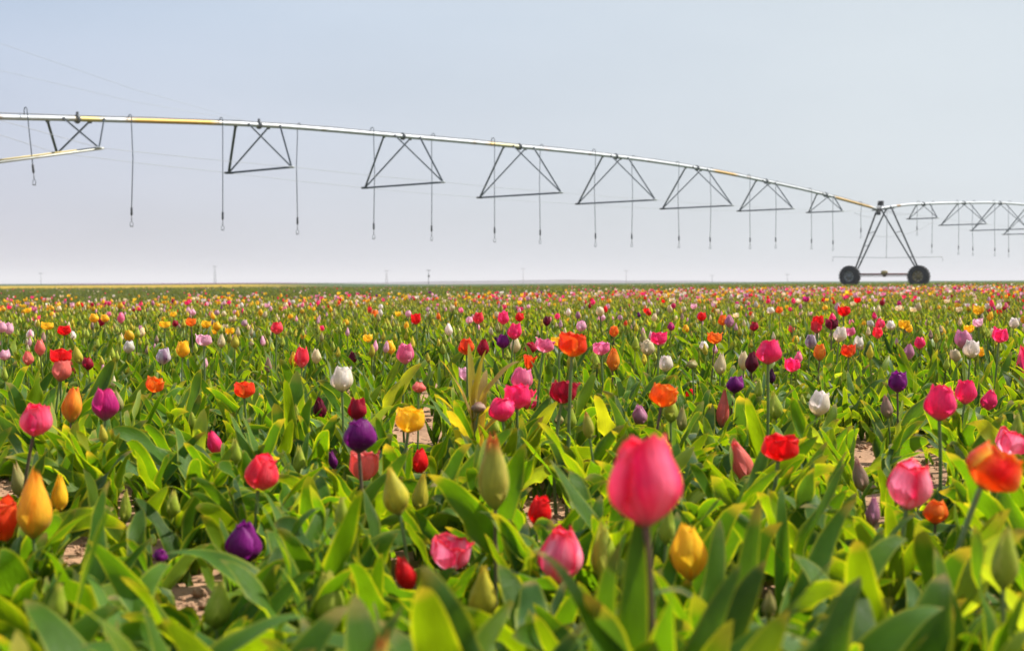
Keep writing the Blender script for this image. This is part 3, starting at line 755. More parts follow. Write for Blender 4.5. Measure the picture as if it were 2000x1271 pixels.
def petal_col(U, V, s, ph=0.0):
    body, bs, ed, tp, fl, (wb, we, wt, wf) = SCH[s]
    c = np.zeros(U.shape + (3,)) + np.array(body)
    def mix(w, k):
        nonlocal c
        c = c * (1 - w[..., None]) + np.array(k) * w[..., None]
    st = sm(0.5 + 0.75 * np.sin(6.5 * V + ph + 1.3 * np.sin(2.2 * U + 2 * ph)))
    mix(np.clip(np.exp(-((V - 0.15 * math.sin(ph)) / 0.34) ** 2) * 0.7 + 0.55 * st, 0, 1) * wf * (1 - 0.35 * U), fl)
    if np.size(V) > 300:
        fine = np.clip(0.5 + 0.5 * np.sin(19 * V + 3 * ph) * np.sin(9 * V + ph + 2 * U), 0, 1) ** 2
        mix(fine * 0.45 * wf * sm(U * 4), fl)
        mix(sm((np.abs(V) - 0.86) / 0.12) * 0.5, ed)
    mix(np.abs(V) ** 2.5 * we * sm(U * 2.5), ed)
    mix(sm((U - 0.68) / 0.32) * wt, tp)
    mix((1 - sm(U / 0.38)) * wb, bs)
    mix((1 - sm(U / 0.10)) * 0.5, GREEN_B)
    return c

# shape: (tip radius factor, half angle, tip power, height/width ratio, curl)
SHAPES = {'bud': (0.12, 66, 1.9, 2.25, 0.0), 'closed': (0.26, 68, 2.4, 1.75, 0.0), 'cup': (0.54, 70, 3.0, 1.25, 0.0), 'wide': (0.85, 62, 2.6, 1.0, 0.10), 'star': (1.35, 40, 1.5, 0.80, 0.25)}
def petal_arr(rng, shape, th0, inner, nu, nv, scheme):
    """Petal of a bloom of width 1 whose base is at the origin."""
    rt, ha, pw, hr, curl = SHAPES[shape]
    rt = rt * (1 + 0.25 * (rng.random() - 0.5)); hr2 = hr * (0.96 + 0.08 * rng.random()) * (1.0 if not inner else 0.97)
    Rm = 0.5 * (0.90 if inner else 1.0); flare = (rng.random() - 0.45) * 0.20; hr2 = hr2 * (0.94 + 0.12 * rng.random())
    u = np.linspace(0, 1, nu); v = np.linspace(-1, 1, nv)
    U, V = np.meshgrid(u, v, indexing='ij')
    um = 0.40 if rt > 0.2 else 0.30
    rise = 1 - (1 - np.clip(U / um, 0, 1)) ** 2.3 * 0.86
    r = Rm * rise * (1 + (rt - 1) * sm((U - um) / (1.12 - um)) if rt < 1 else rise * (0.75 + (rt - 0.75) * U ** 1.3))
    shp = (0.50 + 0.50 * sm(U / 0.42)) * np.clip(1 - np.clip((U - 0.56) / 0.44, 0, 1) ** pw, 0, 1) ** (1 / 2.1)
    shp = np.maximum(shp, 0.03)
    k = rng.random(3) * 6.28
    # narrow top of a closed flower: keep the petal's width in metres, not in angle
    hw = math.radians(ha)
    arc = V * shp * hw * np.clip(0.45 / np.maximum(r, 0.12), 1, 1.9) ** 0.6
    arc = np.clip(arc, -1.75, 1.75)
    rr = r * (1 + 0.085 * V * sm(U * 2.5) + 0.07 * (1 - V ** 2) * sm(U * 2) + 0.07 * np.abs(V) ** 3 * (0 if inner else 1)) + 0.012 * np.sin(3 * V + k[0]) * U + (curl * 0.3 + flare) * U ** 4 + 0.025 * np.sin(4 * V + k[2]) * sm((U - 0.4) / 0.5)
    ang = th0 + arc + 0.06 * (rng.random() - 0.5) * U
    Z = hr2 * (U ** 0.92) * (1 - 0.10 * np.abs(V) ** 2 * U) + 0.012 * np.sin(5 * V + k[1]) * sm((U - 0.6) / 0.4)
    if rt > 1: Z = Z * (1 - 0.25 * U ** 3)
    X = np.stack([rr * np.cos(ang), rr * np.sin(ang), Z], -1).reshape(-1, 3)
    i = np.arange(nu - 1)[:, None] * nv; j = np.arange(nv - 1)[None]
    F = np.stack([(i + j).ravel(), (i + j + 1).ravel(), (i + nv + j + 1).ravel(), (i + nv + j).ravel()], 1)
    lp = np.stack([U.ravel() * 1.5, V.ravel() * 0.5 + rng.random() * 9, 0 * U.ravel()], 1)
    c = petal_col(U, V, scheme, k[2]).reshape(-1, 3) if scheme else np.stack([U.ravel(), V.ravel(), 0 * U.ravel()], 1)
    return X, F, c, lp

def merge(parts):
    V, F, C, P = [], [], [], []; n = 0
    for x, f, c, lp in parts:
        V.append(x); F.append(f + n); C.append(c); P.append(lp); n += len(x)
    return np.vstack(V), np.vstack(F), np.vstack(C), np.vstack(P)

def ring_tube(path, rad, n, col, col2=None):
    path = np.array(path, float); m = len(path)
    w = np.arange(n) * 2 * np.pi / n
    V = (path[:, None] + np.stack([np.cos(w), np.sin(w), 0 * w], 1)[None] * np.array(rad)[:, None, None]).reshape(-1, 3)
    i = np.arange(m - 1)[:, None] * n; j = np.arange(n)[None]; j2 = (j + 1) % n
    F = np.stack([(i + j).ravel(), (i + j2).ravel(), (i + n + j2).ravel(), (i + n + j).ravel()], 1)
    t = np.repeat(np.linspace(0, 1, m), n)[:, None]
    c = np.array(col) * (1 - t) + np.array(col2 or col) * t
    return V, F, c, np.zeros((len(V), 3))

_leaf_cache = {}
def leaf_mesh(i, tone=0):
    if (i, tone) not in _leaf_cache:
        rng = np.random.default_rng(100 + i)
        kind = i % 4
        Ln = (0.20 + 0.07 * rng.random()) * (1.0 if kind else 1.12)
        W = 0.014 + 0.014 * rng.random()
        phi0 = R(66 + 20 * rng.random())
        phi1 = R({0: 60, 1: 15, 2: -40, 3: 40}[kind] + 22 * (rng.random() - 0.5))
        tint = {0: (0.060, 0.142, 0.009), 1: (0.040, 0.092, 0.026), 2: (0.105, 0.180, 0.008), 3: (0.24, 0.28, 0.03), 4: (0.20, 0.28, 0.05)}[tone]
        x, f, c, lp = leaf_arr(rng, Ln, W, phi0, phi1, 0.22 + 0.35 * rng.random(), R(150) * (rng.random() - 0.5) * 2, 24, 11, 0.35 + 0.35 * rng.random(), 0.9 * (rng.random() - 0.5), tint)
        _leaf_cache[(i, tone)] = npmesh('leaf', x, f, c, lp, LEAF)
    return _leaf_cache[(i, tone)]
def leaf_top(i):
    me = leaf_mesh(i, 0)
    if 'top' not in me: me['top'] = max(v.co.z for v in me.vertices)
    return me['top']
_st = {}
def stem_mesh(k):
    if k not in _st:
        c1, c2 = [((0.10, 0.16, 0.05), (0.16, 0.22, 0.07)), ((0.10, 0.15, 0.05), (0.14, 0.08, 0.06))][k]
        z = np.linspace(0, 1, 9)
        x, f, c, lp = ring_tube(np.stack([0.02 * np.sin(z * 3.1), 0 * z, z], 1) * [1, 1, 1], np.linspace(1.0, 0.85, 9), 10, c1, c2)
        _st[k] = (x, f, c, lp)
    return _st[k]
_bl = {}
def bloom_meshes(shape, scheme, var, split):
    key = (shape, scheme, var, split)
    if key not in _bl:
        rng = np.random.default_rng(var * 31 + 5)
        ps = []
        for k in range(6):
            inner = k >= 3
            ps.append(petal_arr(rng, shape, k * 2 * math.pi / 3 + (math.pi / 3 if inner else 0) + 0.2 * (rng.random() - 0.5), inner, 19, 29, scheme))
        pist = ring_tube([(0, 0, 0.0), (0, 0, 0.02), (0, 0, 0.2), (0, 0, 0.45), (0, 0, 0.5)], [0.06, 0.10, 0.09, 0.07, 0.12], 8, (0.25, 0.32, 0.08), (0.5, 0.5, 0.15))
        if split: _bl[key] = [npmesh('petal', *p, PETAL) for p in ps] + [npmesh('bloom', *pist, PETAL)]
        else: _bl[key] = [npmesh('bloom', *merge(ps + [pist]), PETAL)]
    return _bl[key]

SCH['streaked'] = ((0.90, 0.006, 0.17), (0.88, 0.24, 0.40), (0.88, 0.01, 0.06), (0.88, 0.004, 0.02), (0.94, 0.40, 0.54), (0.6, 0.7, 0.6, 0.6))
SCH['golden'] = ((0.86, 0.50, 0.02), (0.42, 0.44, 0.04), (0.90, 0.36, 0.02), (0.88, 0.28, 0.015), (0.86, 0.60, 0.06), (0.7, 0.6, 0.5, 0.6))
HEROES = [  # px, py of the bloom's middle, its width and height in photo pixels, colours, shape, lean (degrees to the right), real width in cm
 (1257, 945, 134, 178, 'streaked', 'cup', -3, 6.2), (70, 822, 58, 66, 'pinkred', 'cup', 12, 5.6), (205, 790, 48, 66, 'magenta', 'cup', 0, 5.4),
 (141, 794, 36, 68, 'yelorange', 'closed', 3, 4.4), (67, 990, 62, 132, 'golden', 'bud', 2, 4.6), (117, 965, 30, 74, 'yellow', 'bud', 0, 3.2), (36, 940, 28, 70, 'tanbud', 'bud', -10, 3.0),
 (2, 1018, 66, 88, 'orangered', 'wide', -8, 6.2), (702, 852, 60, 68, 'purple', 'cup', 2, 5.6), (477, 1063, 66, 86, 'purple', 'closed', 4, 5.4),
 (511, 925, 62, 74, 'redpink', 'cup', 14, 5.6), (712, 912, 52, 60, 'salmon', 'wide', 6, 5.4), (820, 903, 30, 50, 'red', 'closed', 4, 4.0),
 (418, 866, 26, 50, 'hotpink', 'closed', -18, 4.0), (625, 800, 24, 46, 'darkcrim', 'closed', -3, 4.0), (698, 800, 35, 46, 'crimson', 'cup', 4, 4.6),
 (668, 742, 40, 50, 'white', 'cup', 0, 5.0), (800, 822, 54, 50, 'yellow', 'wide', 8, 5.6), (477, 762, 38, 34, 'orangered', 'wide', 0, 5.4), (302, 753, 32, 30, 'orange', 'wide', 15, 5.0),
 (590, 700, 26, 40, 'redpink', 'cup', 2, 5.0), (792, 692, 32, 42, 'pink', 'cup', 2, 5.2), (1100, 767, 50, 46, 'crimson', 'wide', 8, 5.8), (1020, 742, 40, 44, 'pink', 'cup', 6, 5.2),
 (1010, 776, 48, 50, 'hotpink', 'wide', 0, 5.6), (980, 800, 48, 50, 'hotpink', 'cup', -5, 5.4), (1036, 782, 28, 42, 'pinkred', 'closed', 10, 4.8),
 (1119, 675, 52, 48, 'orangered', 'wide', 6, 5.8), (1296, 774, 50, 46, 'orange', 'wide', 12, 5.6), (1501, 689, 46, 48, 'hotpink', 'cup', 4, 5.4), (1468, 708, 24, 44, 'darkcrim', 'closed', 0, 4.2),
 (1452, 706, 20, 38, 'cream', 'closed', -2, 4.0), (1198, 704, 24, 46, 'yelorange', 'closed', 2, 4.4), (1300, 711, 26, 32, 'white', 'cup', 4, 4.6), (1436, 752, 32, 34, 'purple', 'cup', 6, 4.8),
 (1754, 747, 34, 42, 'purple', 'cup', 3, 5.0), (1837, 788, 58, 72, 'hotpink', 'cup', 3, 5.8), (1886, 768, 38, 46, 'hotpink', 'cup', 4, 5.0), (1932, 783, 30, 42, 'hotpink', 'closed', 14, 4.8),
 (1897, 683, 30, 36, 'white', 'cup', 5, 5.0), (1600, 790, 38, 50, 'white', 'cup', 14, 5.2), (1522, 877, 66, 50, 'red', 'wide', 3, 6.0), (1777, 952, 80, 94, 'pinkwhite', 'cup', 6, 6.0),
 (1937, 920, 100, 84, 'flame', 'cup', 34, 6.0), (1975, 868, 56, 48, 'pinkwhite', 'wide', 20, 5.6), (1998, 715, 24, 80, 'pinkred', 'closed', 0, 4.6), (1450, 905, 38, 86, 'salmon', 'bud', -20, 4.2),
 (1250, 812, 28, 42, 'mauve', 'closed', 0, 4.4), (1054, 1000, 42, 64, 'red', 'cup', 10, 5.2), (1096, 1090, 82, 110, 'pinkwhite', 'closed', 6, 5.8), (880, 1085, 70, 62, 'pinkwhite', 'wide', 10, 6.0),
 (792, 1122, 38, 72, 'red', 'closed', -16, 4.6), (965, 928, 58, 146, 'redtipbud', 'bud', -2, 4.2), (1345, 1083, 68, 110, 'yellow', 'closed', -4, 4.6), (1180, 1085, 50, 122, 'greenbud', 'bud', -3, 3.6),
 (770, 962, 48, 96, 'yellowbud', 'bud', -14, 3.6), (822, 965, 30, 80, 'yellowbud', 'bud', 8, 3.0), (585, 900, 24, 58, 'greenbud', 'bud', 0, 2.8), (650, 900, 16, 38, 'purple', 'closed', -14, 3.2), (338, 985, 24, 54, 'greenbud', 'bud', 2, 2.8),
 (425, 1182, 50, 96, 'greenbud', 'bud', 4, 3.6), (245, 992, 22, 66, 'greenbud', 'bud', 4, 2.8), (942, 1160, 52, 110, 'yellowbud', 'bud', 0, 3.8), (1732, 795, 22, 46, 'pinkbud', 'bud', -6, 3.0), (1513, 795, 28, 52, 'greenbud', 'bud', -6, 3.4),
 (1310, 798, 28, 60, 'greenbud', 'bud', 0, 3.2), (1331, 820, 20, 50, 'tanbud', 'bud', 3, 2.8), (1412, 800, 24, 76, 'salmon', 'bud', 4, 3.6), (1680, 930, 28, 66, 'pinkbud', 'bud', -12, 3.2), (1705, 1000, 26, 60, 'mauve', 'bud', 2, 3.2),
 (1828, 1000, 44, 50, 'orange', 'cup', 4, 4.4), (965, 832, 22, 44, 'greenbud', 'bud', 2, 2.8), (1114, 818, 22, 44, 'greenbud', 'bud', 2, 2.8), (1092, 820, 18, 22, 'tanbud', 'closed', 0, 2.8), (935, 796, 28, 22, 'pinkbud', 'closed', 4, 3.4),
 (314, 1086, 26, 24, 'purple', 'cup', 8, 4.0), (640, 1170, 60, 110, 'greenbud', 'bud', -2, 3.8), (1502, 1180, 26, 56, 'tanbud', 'bud', 0, 2.8), (818, 757, 26, 22, 'salmon', 'closed', 4, 3.4),
 (1640, 654, 24, 32, 'white', 'cup', 6, 5.0), (1677, 671, 18, 26, 'white', 'cup', 0, 4.4), (1657, 686, 26, 26, 'orangered', 'wide', 0, 5.0), (1601, 689, 22, 34, 'yelorange', 'cup', 2, 4.6), (1396, 661, 26, 24, 'orange', 'wide', 2, 5.2),
 (1583, 668, 20, 28, 'whitepurple', 'cup', 4, 4.4), (1287, 662, 30, 26, 'hotpink', 'wide', 4, 5.2), (983, 668, 24, 28, 'purple', 'cup', 2, 4.8), (969, 669, 14, 22, 'darkpurple', 'closed', 0, 3.8), (1005, 648, 26, 34, 'hotpink', 'cup', 6, 5.2),
 (1006, 676, 19, 30, 'cream', 'closed', 4, 4.0), (943, 680, 22, 36, 'crimson', 'closed', 2, 4.6), (911, 678, 30, 34, 'orangered', 'cup', 0, 5.0), (1063, 676, 34, 28, 'pink', 'wide', 12, 5.4), (1036, 680, 22, 22, 'crimson', 'cup', 0, 4.8),
 (1034, 706, 26, 50, 'orangered', 'star', 4, 5.2), (1092, 667, 32, 20, 'yellow', 'wide', 0, 5.2), (1174, 682, 30, 26, 'pink', 'wide', -4, 5.2), (934, 622, 20, 24, 'redpink', 'cup', 4, 5.0), (983, 622, 21, 26, 'hotpink', 'cup', 2, 5.0),
 (1015, 620, 16, 18, 'red', 'cup', 4, 4.6), (812, 624, 18, 22, 'red', 'wide', -3, 5.0), (1068, 628, 14, 20, 'darkcrim', 'cup', 2, 4.2), (1135, 638, 19, 21, 'palepink', 'cup', 2, 4.6), (1199, 648, 17, 22, 'orange', 'cup', 0, 4.6),
 (541, 642, 22, 24, 'redpink', 'cup', 2, 4.8), (357, 683, 24, 34, 'yellow', 'cup', 5, 4.8), (398, 665, 28, 24, 'palepink', 'wide', 0, 5.0), (432, 666, 15, 28, 'cream', 'bud', 2, 3.4), (459, 667, 16, 30, 'yellowbud', 'bud', 0, 3.4),
 (319, 697, 26, 32, 'whitepurple', 'cup', 5, 4.8), (118, 698, 38, 30, 'red', 'wide', 2, 5.6), (120, 724, 34, 46, 'salmon', 'cup', 10, 5.0), (142, 718, 16, 34, 'salmon', 'closed', 6, 3.8), (152, 694, 18, 36, 'yellowbud', 'bud', -10, 3.2), (618, 697, 18, 30, 'cream', 'closed', 2, 4.0),
 (524, 713, 14, 32, 'pinkbud', 'bud', 2, 3.0), (689, 700, 16, 24, 'darkcrim', 'cup', 10, 4.4), (55, 700, 20, 30, 'salmon', 'closed', 4, 4.2), (9, 694, 20, 22, 'palepink', 'cup', 4, 4.4), (1953, 656, 28, 30, 'hotpink', 'wide', 8, 5.2),
 (1980, 632, 17, 22, 'white', 'cup', 2, 4.4), (1774, 689, 20, 32, 'mauve', 'closed', 8, 4.2), (1762, 697, 15, 28, 'yellow', 'closed', 4, 3.8), (1407, 712, 22, 44, 'cream', 'bud', 2, 3.8), (1507, 735, 16, 30, 'darkpurple', 'bud', 4, 3.0), (1352, 712, 20, 18, 'tanbud', 'closed', 0, 3.2),
 (1348, 772, 18, 22, 'red', 'cup', 2, 4.4), (1598, 628, 20, 24, 'red', 'wide', 0, 5.0), (1648, 609, 22, 20, 'red', 'wide', 0, 5.2), (1624, 634, 24, 22, 'darkcrim', 'wide', 4, 5.2), (1595, 640, 20, 24, 'redpink', 'wide', 2, 5.0), (1425, 628, 17, 26, 'mauve', 'closed', 3, 4.2),
 (1411, 626, 16, 22, 'orange', 'cup', 0, 4.6), (1505, 607, 14, 14, 'white', 'cup', 0, 4.8), (1522, 606, 13, 14, 'orange', 'cup', 0, 4.8), (1371, 619, 16, 18, 'red', 'cup', 2, 4.8), (1339, 643, 13, 18, 'yellow', 'closed', 2, 4.0), (1311, 638, 13, 18, 'magenta', 'closed', 2, 4.0),
 (2, 640, 20, 22, 'palepink', 'cup', 0, 4.8), (18, 643, 16, 24, 'palepink', 'cup', 3, 4.4), (126, 646, 24, 20, 'red', 'wide', 2, 5.2), (92, 637, 22, 16, 'yellow', 'wide', 0, 5.0), (184, 622, 17, 18, 'yellow', 'cup', 0, 5.0), (205, 622, 15, 16, 'yellow', 'cup', 0, 4.8), (322, 634, 20, 14, 'yellow', 'wide', 0, 5.0), (373, 630, 18, 16, 'orange', 'wide', 0, 5.0), (403, 634, 17, 15, 'yellow', 'wide', 0, 5.0),
]

PLANT_D = 3.05
ind = []       # individual tulips: dict(root, px, py, d, scheme, shape, kind)
rL = random.Random(21)
HBOX = [(h[0], h[1], h[2] / 2 + 3, h[3] / 2 + 3, 2500 * h[7] / 100 / h[2]) for h in HEROES]

HBOX.append((932, 735, 48, 66, PLANT_D))
for a, b, c, d in ((815, 845, 48, 26), (1800, 940, 52, 20), (1690, 886, 24, 14), (18, 950, 30, 20), (150, 1078, 26, 12), (372, 1190, 28, 14), (1090, 1000, 24, 14), (1762, 1262, 18, 8)):
    HBOX.append((a, b, c, d, EYE * 2500 / (b + 4 - 553)))
def blocks(x, y, top_z, half_w=0.03):
    """Would something this tall here hide a placed bloom behind it?"""
    px, py = proj((x, y, top_z))
    s = 2500 / y
    for hx, hy, hw, hh, hd in HBOX:
        if y < hd + 0.03 and abs(px - hx) < hw + half_w * s and py < hy + hh * 0.75:
            return True
    return False

HB = np.array([(a, b, c, d, e) for a, b, c, d, e in HBOX])
def hits(P, own=0.0):
    c, s_ = math.cos(PITCH), math.sin(PITCH)
    z = P[:, 2] - EYE; f = np.maximum(P[:, 1] * c - z * s_, 0.05)
    px = 1000 + 2500 * P[:, 0] / f; py = 635.5 - 2500 * (P[:, 1] * s_ + z * c) / f
    return bool(((np.abs(px[:, None] - HB[None, :, 0]) < HB[None, :, 2] - 3) & (py[:, None] > HB[None, :, 1] - HB[None, :, 3]) & (py[:, None] < HB[None, :, 1] + HB[None, :, 3] * 0.55) & (P[:, 1:2] < HB[None, :, 4] - own)).any())
_lv = {}
def leaf_verts(i):
    if i not in _lv:
        me = leaf_mesh(i, 0); a = np.zeros(len(me.vertices) * 3, np.float32); me.vertices.foreach_get('co', a); _lv[i] = a.reshape(-1, 3)[::3]
    return _lv[i]

def add_leaves(root, x, y, n, tone_fn, sc, check=True, hd=None):
    a0 = rL.random() * 6.28
    for k in range(n):
        for tr in range(9):
            i = rL.randrange(28)
            s = sc * (0.8 + 0.35 * rL.random()) * (1 - 0.06 * tr)
            e = (rL.uniform(-0.12, 0.12), rL.uniform(-0.12, 0.12), a0 + k * 2.4 + rL.uniform(-0.4, 0.4)); sw = s * rL.uniform(0.9, 1.25)
            M = np.array(Matrix.Rotation(e[2], 3, 'Z') @ Matrix.Rotation(e[1], 3, 'Y') @ Matrix.Rotation(e[0], 3, 'X'))
            P = (leaf_verts(i) * np.array([s, sw, s])) @ M.T + np.array(root.location)
            if not hits(P): break
            if tr > 3: s *= 0.8; sw *= 0.8
        else:
            continue
        link('leaf', leaf_mesh(i, tone_fn()), root, (0, 0, -0.004), e, (s, sw, s))

def tone():
    r = rL.random()
    return 0 if r < 0.45 else 1 if r < 0.66 else 2 if r < 0.95 else 4 if r < 0.985 else 3

def make_tulip(C, width, height, scheme, shape, lean, split, nleaf, sc, stemk):
    """Tulip whose bloom is centred on C."""
    ln = R(lean); back = rL.uniform(-0.1, 0.12)
    dirv = Vector((math.sin(ln), -back, math.cos(ln))).normalized()
    ratio = SHAPES[shape][3]
    bb = C - dirv * (height * 0.47)
    g = gz(bb.x, bb.y)
    hgt = max(bb.z - g, 0.05)
    bx = bb.x - math.sin(ln) * min(hgt, 0.3) * 0.35; by = bb.y
    g = gz(bx, by)
    root = empty('tulip', (bx, by, g))
    loc = bb - Vector((bx, by, g))
    # stem bends from the ground to the bloom
    x, f, c, lp = stem_mesh(stemk)
    t = x[:, 2:3]
    r_ = max(0.0028, min(0.0042, width * 0.07))
    P = np.array([loc.x, loc.y, loc.z])
    bend = np.array([loc.x * 0.0, loc.y * 0.0, P[2]])
    ctr = np.hstack([P[0] * t ** 2, P[1] * t ** 2, P[2] * t]) 
    sv = ctr + np.hstack([(x[:, :1] - 0.02 * np.sin(t * 3.1)) * r_ + 0.008 * np.sin(t * 3.1) * rL.uniform(-1, 1), x[:, 1:2] * r_, 0 * t])
    link('stem', npmesh('stem', sv, f, c, lp, STEM), root)
    var = rL.randrange(5) + 10 * (1 if split else 0)
    q = Vector((0, 0, 1)).rotation_difference(dirv) @ Quaternion((0, 0, 1), rL.random() * 6.28)
    ms = bloom_meshes(shape, scheme, var, split)
    wfac = 1.0 if shape != 'star' else 0.72
    b = link('bloom' if shape != 'bud' else 'bud', ms[-1], root, loc)
    b.rotation_mode = 'QUATERNION'; b.rotation_quaternion = q
    b.scale = (width * wfac, width * wfac, height / ratio)
    if split:
        for pm in ms[:-1]: link('petal', pm, b)
    add_leaves(root, bx, by, nleaf, tone, sc)
    if by < 3.6:     # steep leaves clasping the stem
        zb = loc.z
        for k in range(3):
            for tr in range(7):
                i = rL.choice([0, 3, 4, 7, 8, 11, 12, 15, 16, 19, 20, 23, 24, 27])
                s = min(1.5, max(0.5, zb * rL.uniform(0.85, 1.12) / leaf_top(i))) * (1 - 0.06 * tr)
                e = (rL.uniform(-0.1, 0.1), rL.uniform(-0.25, -0.05), -1.57 + rL.uniform(-1.5, 1.5))
                M = np.array(Matrix.Rotation(e[2], 3, 'Z') @ Matrix.Rotation(e[1], 3, 'Y') @ Matrix.Rotation(e[0], 3, 'X'))
                if not hits((leaf_verts(i) * s) @ M.T + np.array(root.location)):
                    link('leaf', leaf_mesh(i, tone()), root, (0, 0, -0.004), e, (s, s, s)); break
    return root

for (px, py, w, h, sch, shp, lean, cm) in HEROES:
    d = 2500 * (cm / 100) / w
    C = at(px, py, d)
    gnd = gz(C.x, C.y)
    # keep the plant physically plausible: head between 0.10 and 0.46 m up
    if C.z - gnd < 0.13:
        d2 = (EYE - gnd - 0.13) * 2500 / (py - 553); k = d2 / d; d = d2; cm = cm * k; C = at(px, py, d)
    tall = C.z - gz(C.x, C.y)
    if tall > 0.47 and py > 575:
        d2 = (EYE - 0.45) * 2500 / (py - 553); cm = cm * d2 / d; d = d2; C = at(px, py, d)
    sc = min(1.15, 0.62 + tall * 1.2) if d > 1.6 else 0.9
    root = make_tulip(C, cm / 100, h / w * cm / 100, sch, shp, lean, w >= 38, 5, sc, 1 if sch in ('purple', 'streaked', 'pinkred', 'orange', 'yelorange', 'redtipbud', 'darkcrim') else 0)
    ind.append(dict(root=root, px=px, py=py, d=d, scheme=sch, shape=shp, w=w))

# bare soil patches seen between the plants: x, y, radius (from the photo)
GAPS = []
for px, py, r in ((820, 835, 0.30), (770, 900, 0.12), (1800, 935, 0.30), (1690, 885, 0.22), (25, 950, 0.22), (150, 1080, 0.16), (372, 1195, 0.14), (1085, 1000, 0.16), (1765, 1262, 0.12), (240, 1070, 0.10), (1560, 1000, 0.1)):
    d = EYE * 2500 / (py - 553)
    GAPS.append(((px - 1000) / 2500 * d, d, r))
def in_gap(x, y):
    for gx, gy, r in GAPS:
        if abs(x - gx) < r and -r * 1.4 < y - gy < r * 0.6: return True
    return False

# the remaining near plants, each one separate, up to 300 in all
NEAR = 4.15
budget = 278 - len(ind)
cand = []
step = 0.205
yy = 0.98
rows = 0
while yy < NEAR:
    xx = -(0.41 * yy + 0.10)
    while xx < 0.41 * yy + 0.10:
        x = xx + rL.uniform(-0.07, 0.07); y = yy + rL.uniform(-0.07, 0.07)
        cand.append((x, y)); xx += step
    yy += step * 0.95
rL.shuffle(cand)
near_xy = [(i['root'].location.x, i['root'].location.y) for i in ind]
out = []
for x, y in cand:
    if in_gap(x, y) and rL.random() < 0.9: continue
    if any((x - a) ** 2 + (y - b) ** 2 < 0.085 ** 2 for a, b in near_xy): continue
    out.append((x, y)); near_xy.append((x, y))
out.sort(key=lambda p: p[1])
print('near candidates', len(out), 'budget', budget)
out = out[:budget]
NEAR_END = out[-1][1]
for x, y in out:
    g = gz(x, y)
    r = rL.random()
    made = False
    if r < 0.34:
        hz = g + rL.uniform(0.17, 0.28)
        sch = rL.choice(['greenbud', 'greenbud', 'greenbud', 'greenbud', 'yellowbud', 'redtipbud', 'tanbud'])
        shp = 'bud'; wd = rL.uniform(0.017, 0.024); ht = wd * rL.uniform(2.2, 2.8)
        if not blocks(x, y, hz + ht / 2, 0.02):
            root = make_tulip(Vector((x, y, hz)), wd, ht, sch, shp, rL.uniform(-12, 12), False, rL.choice([4, 5]), rL.uniform(0.9, 1.15), 0)
            p = proj((x, y, hz)); ind.append(dict(root=root, px=p[0], py=p[1], d=y, scheme=sch, shape=shp, w=2500 * wd / y)); made = True
    if not made:
        root = empty('tulip', (x, y, g))
        add_leaves(root, x, y, rL.choice([5, 6, 7]), tone, rL.uniform(0.9, 1.2))
        if len(root.children) < 2:
            for ch in list(root.children): bpy.data.objects.remove(ch)
            bpy.data.objects.remove(root); continue
        p = proj((x, y, g + 0.2)); ind.append(dict(root=root, px=p[0], py=p[1], d=y, scheme=None, shape=None, w=0))

# leaves of the crop filling the bed between the near plants
def undergrowth():
    rng = np.random.default_rng(41)
    protos = []
    for i in range(36):
        r2 = np.random.default_rng(3000 + i); kind = i % 4
        tint = [(0.060, 0.142, 0.009), (0.042, 0.110, 0.013), (0.105, 0.180, 0.008), (0.065, 0.145, 0.008)][int(r2.integers(0, 4))]
        protos.append(leaf_arr(r2, 0.17 + 0.09 * r2.random(), 0.012 + 0.014 * r2.random(), R(62 + 22 * r2.random()), R([60, 10, -40, 40][kind] + 20 * (r2.random() - 0.5)), 0.22 + 0.40 * r2.random(), R(150) * (r2.random() - 0.5) * 2, 18, 9, 0.35 + 0.35 * r2.random(), 0.9 * (r2.random() - 0.5), tint))
    V_, F_, C_, P_ = [], [], [], []; n = 0
    N_ = 4600
    yy = np.sqrt(rng.random(N_) * ((NEAR_END + 0.3) ** 2 - 0.72 ** 2) + 0.72 ** 2)
    xx = rng.uniform(-1, 1, N_) * (0.43 * yy + 0.15)
    for x, y in zip(xx, yy):
        if in_gap(x, y) and rng.random() < 0.93: continue
        g = gz(x, y)
        for tr in range(6):
            s = (0.75 + 0.45 * rng.random()) * (1 - 0.08 * tr); i = int(rng.integers(0, 36))
            X, F, C, P = protos[i]; a = rng.random() * 6.28; ca, sa = math.cos(a), math.sin(a)
            lx, ly = rng.normal(0, 0.12, 2)
            Z = X[:, 2] * s
            W3 = np.stack([(X[:, 0] * ca - X[:, 1] * sa) * s + x + Z * lx, (X[:, 0] * sa + X[:, 1] * ca) * s + y + Z * ly, Z + g - 0.004], 1)
            if not hits(W3[::3]): break
        else:
            continue
        V_.append(W3)
        F_.append(F + n); n += len(X); P_.append(P)
        C_.append(np.clip(C * (1 + 0.18 * rng.normal(0, 1, (1, 1)) * np.array([1.1, 1.0, 0.6])), 0.003, 0.9))
    o = link('tulip_undergrowth', npmesh('tulip_undergrowth', np.vstack(V_), np.vstack(F_), np.vstack(C_), np.vstack(P_), LEAF))
    tag(o, 'tangle of broad wavy green tulip leaves filling the bed around the nearest plants', 'foliage', None, 'stuff')
undergrowth()

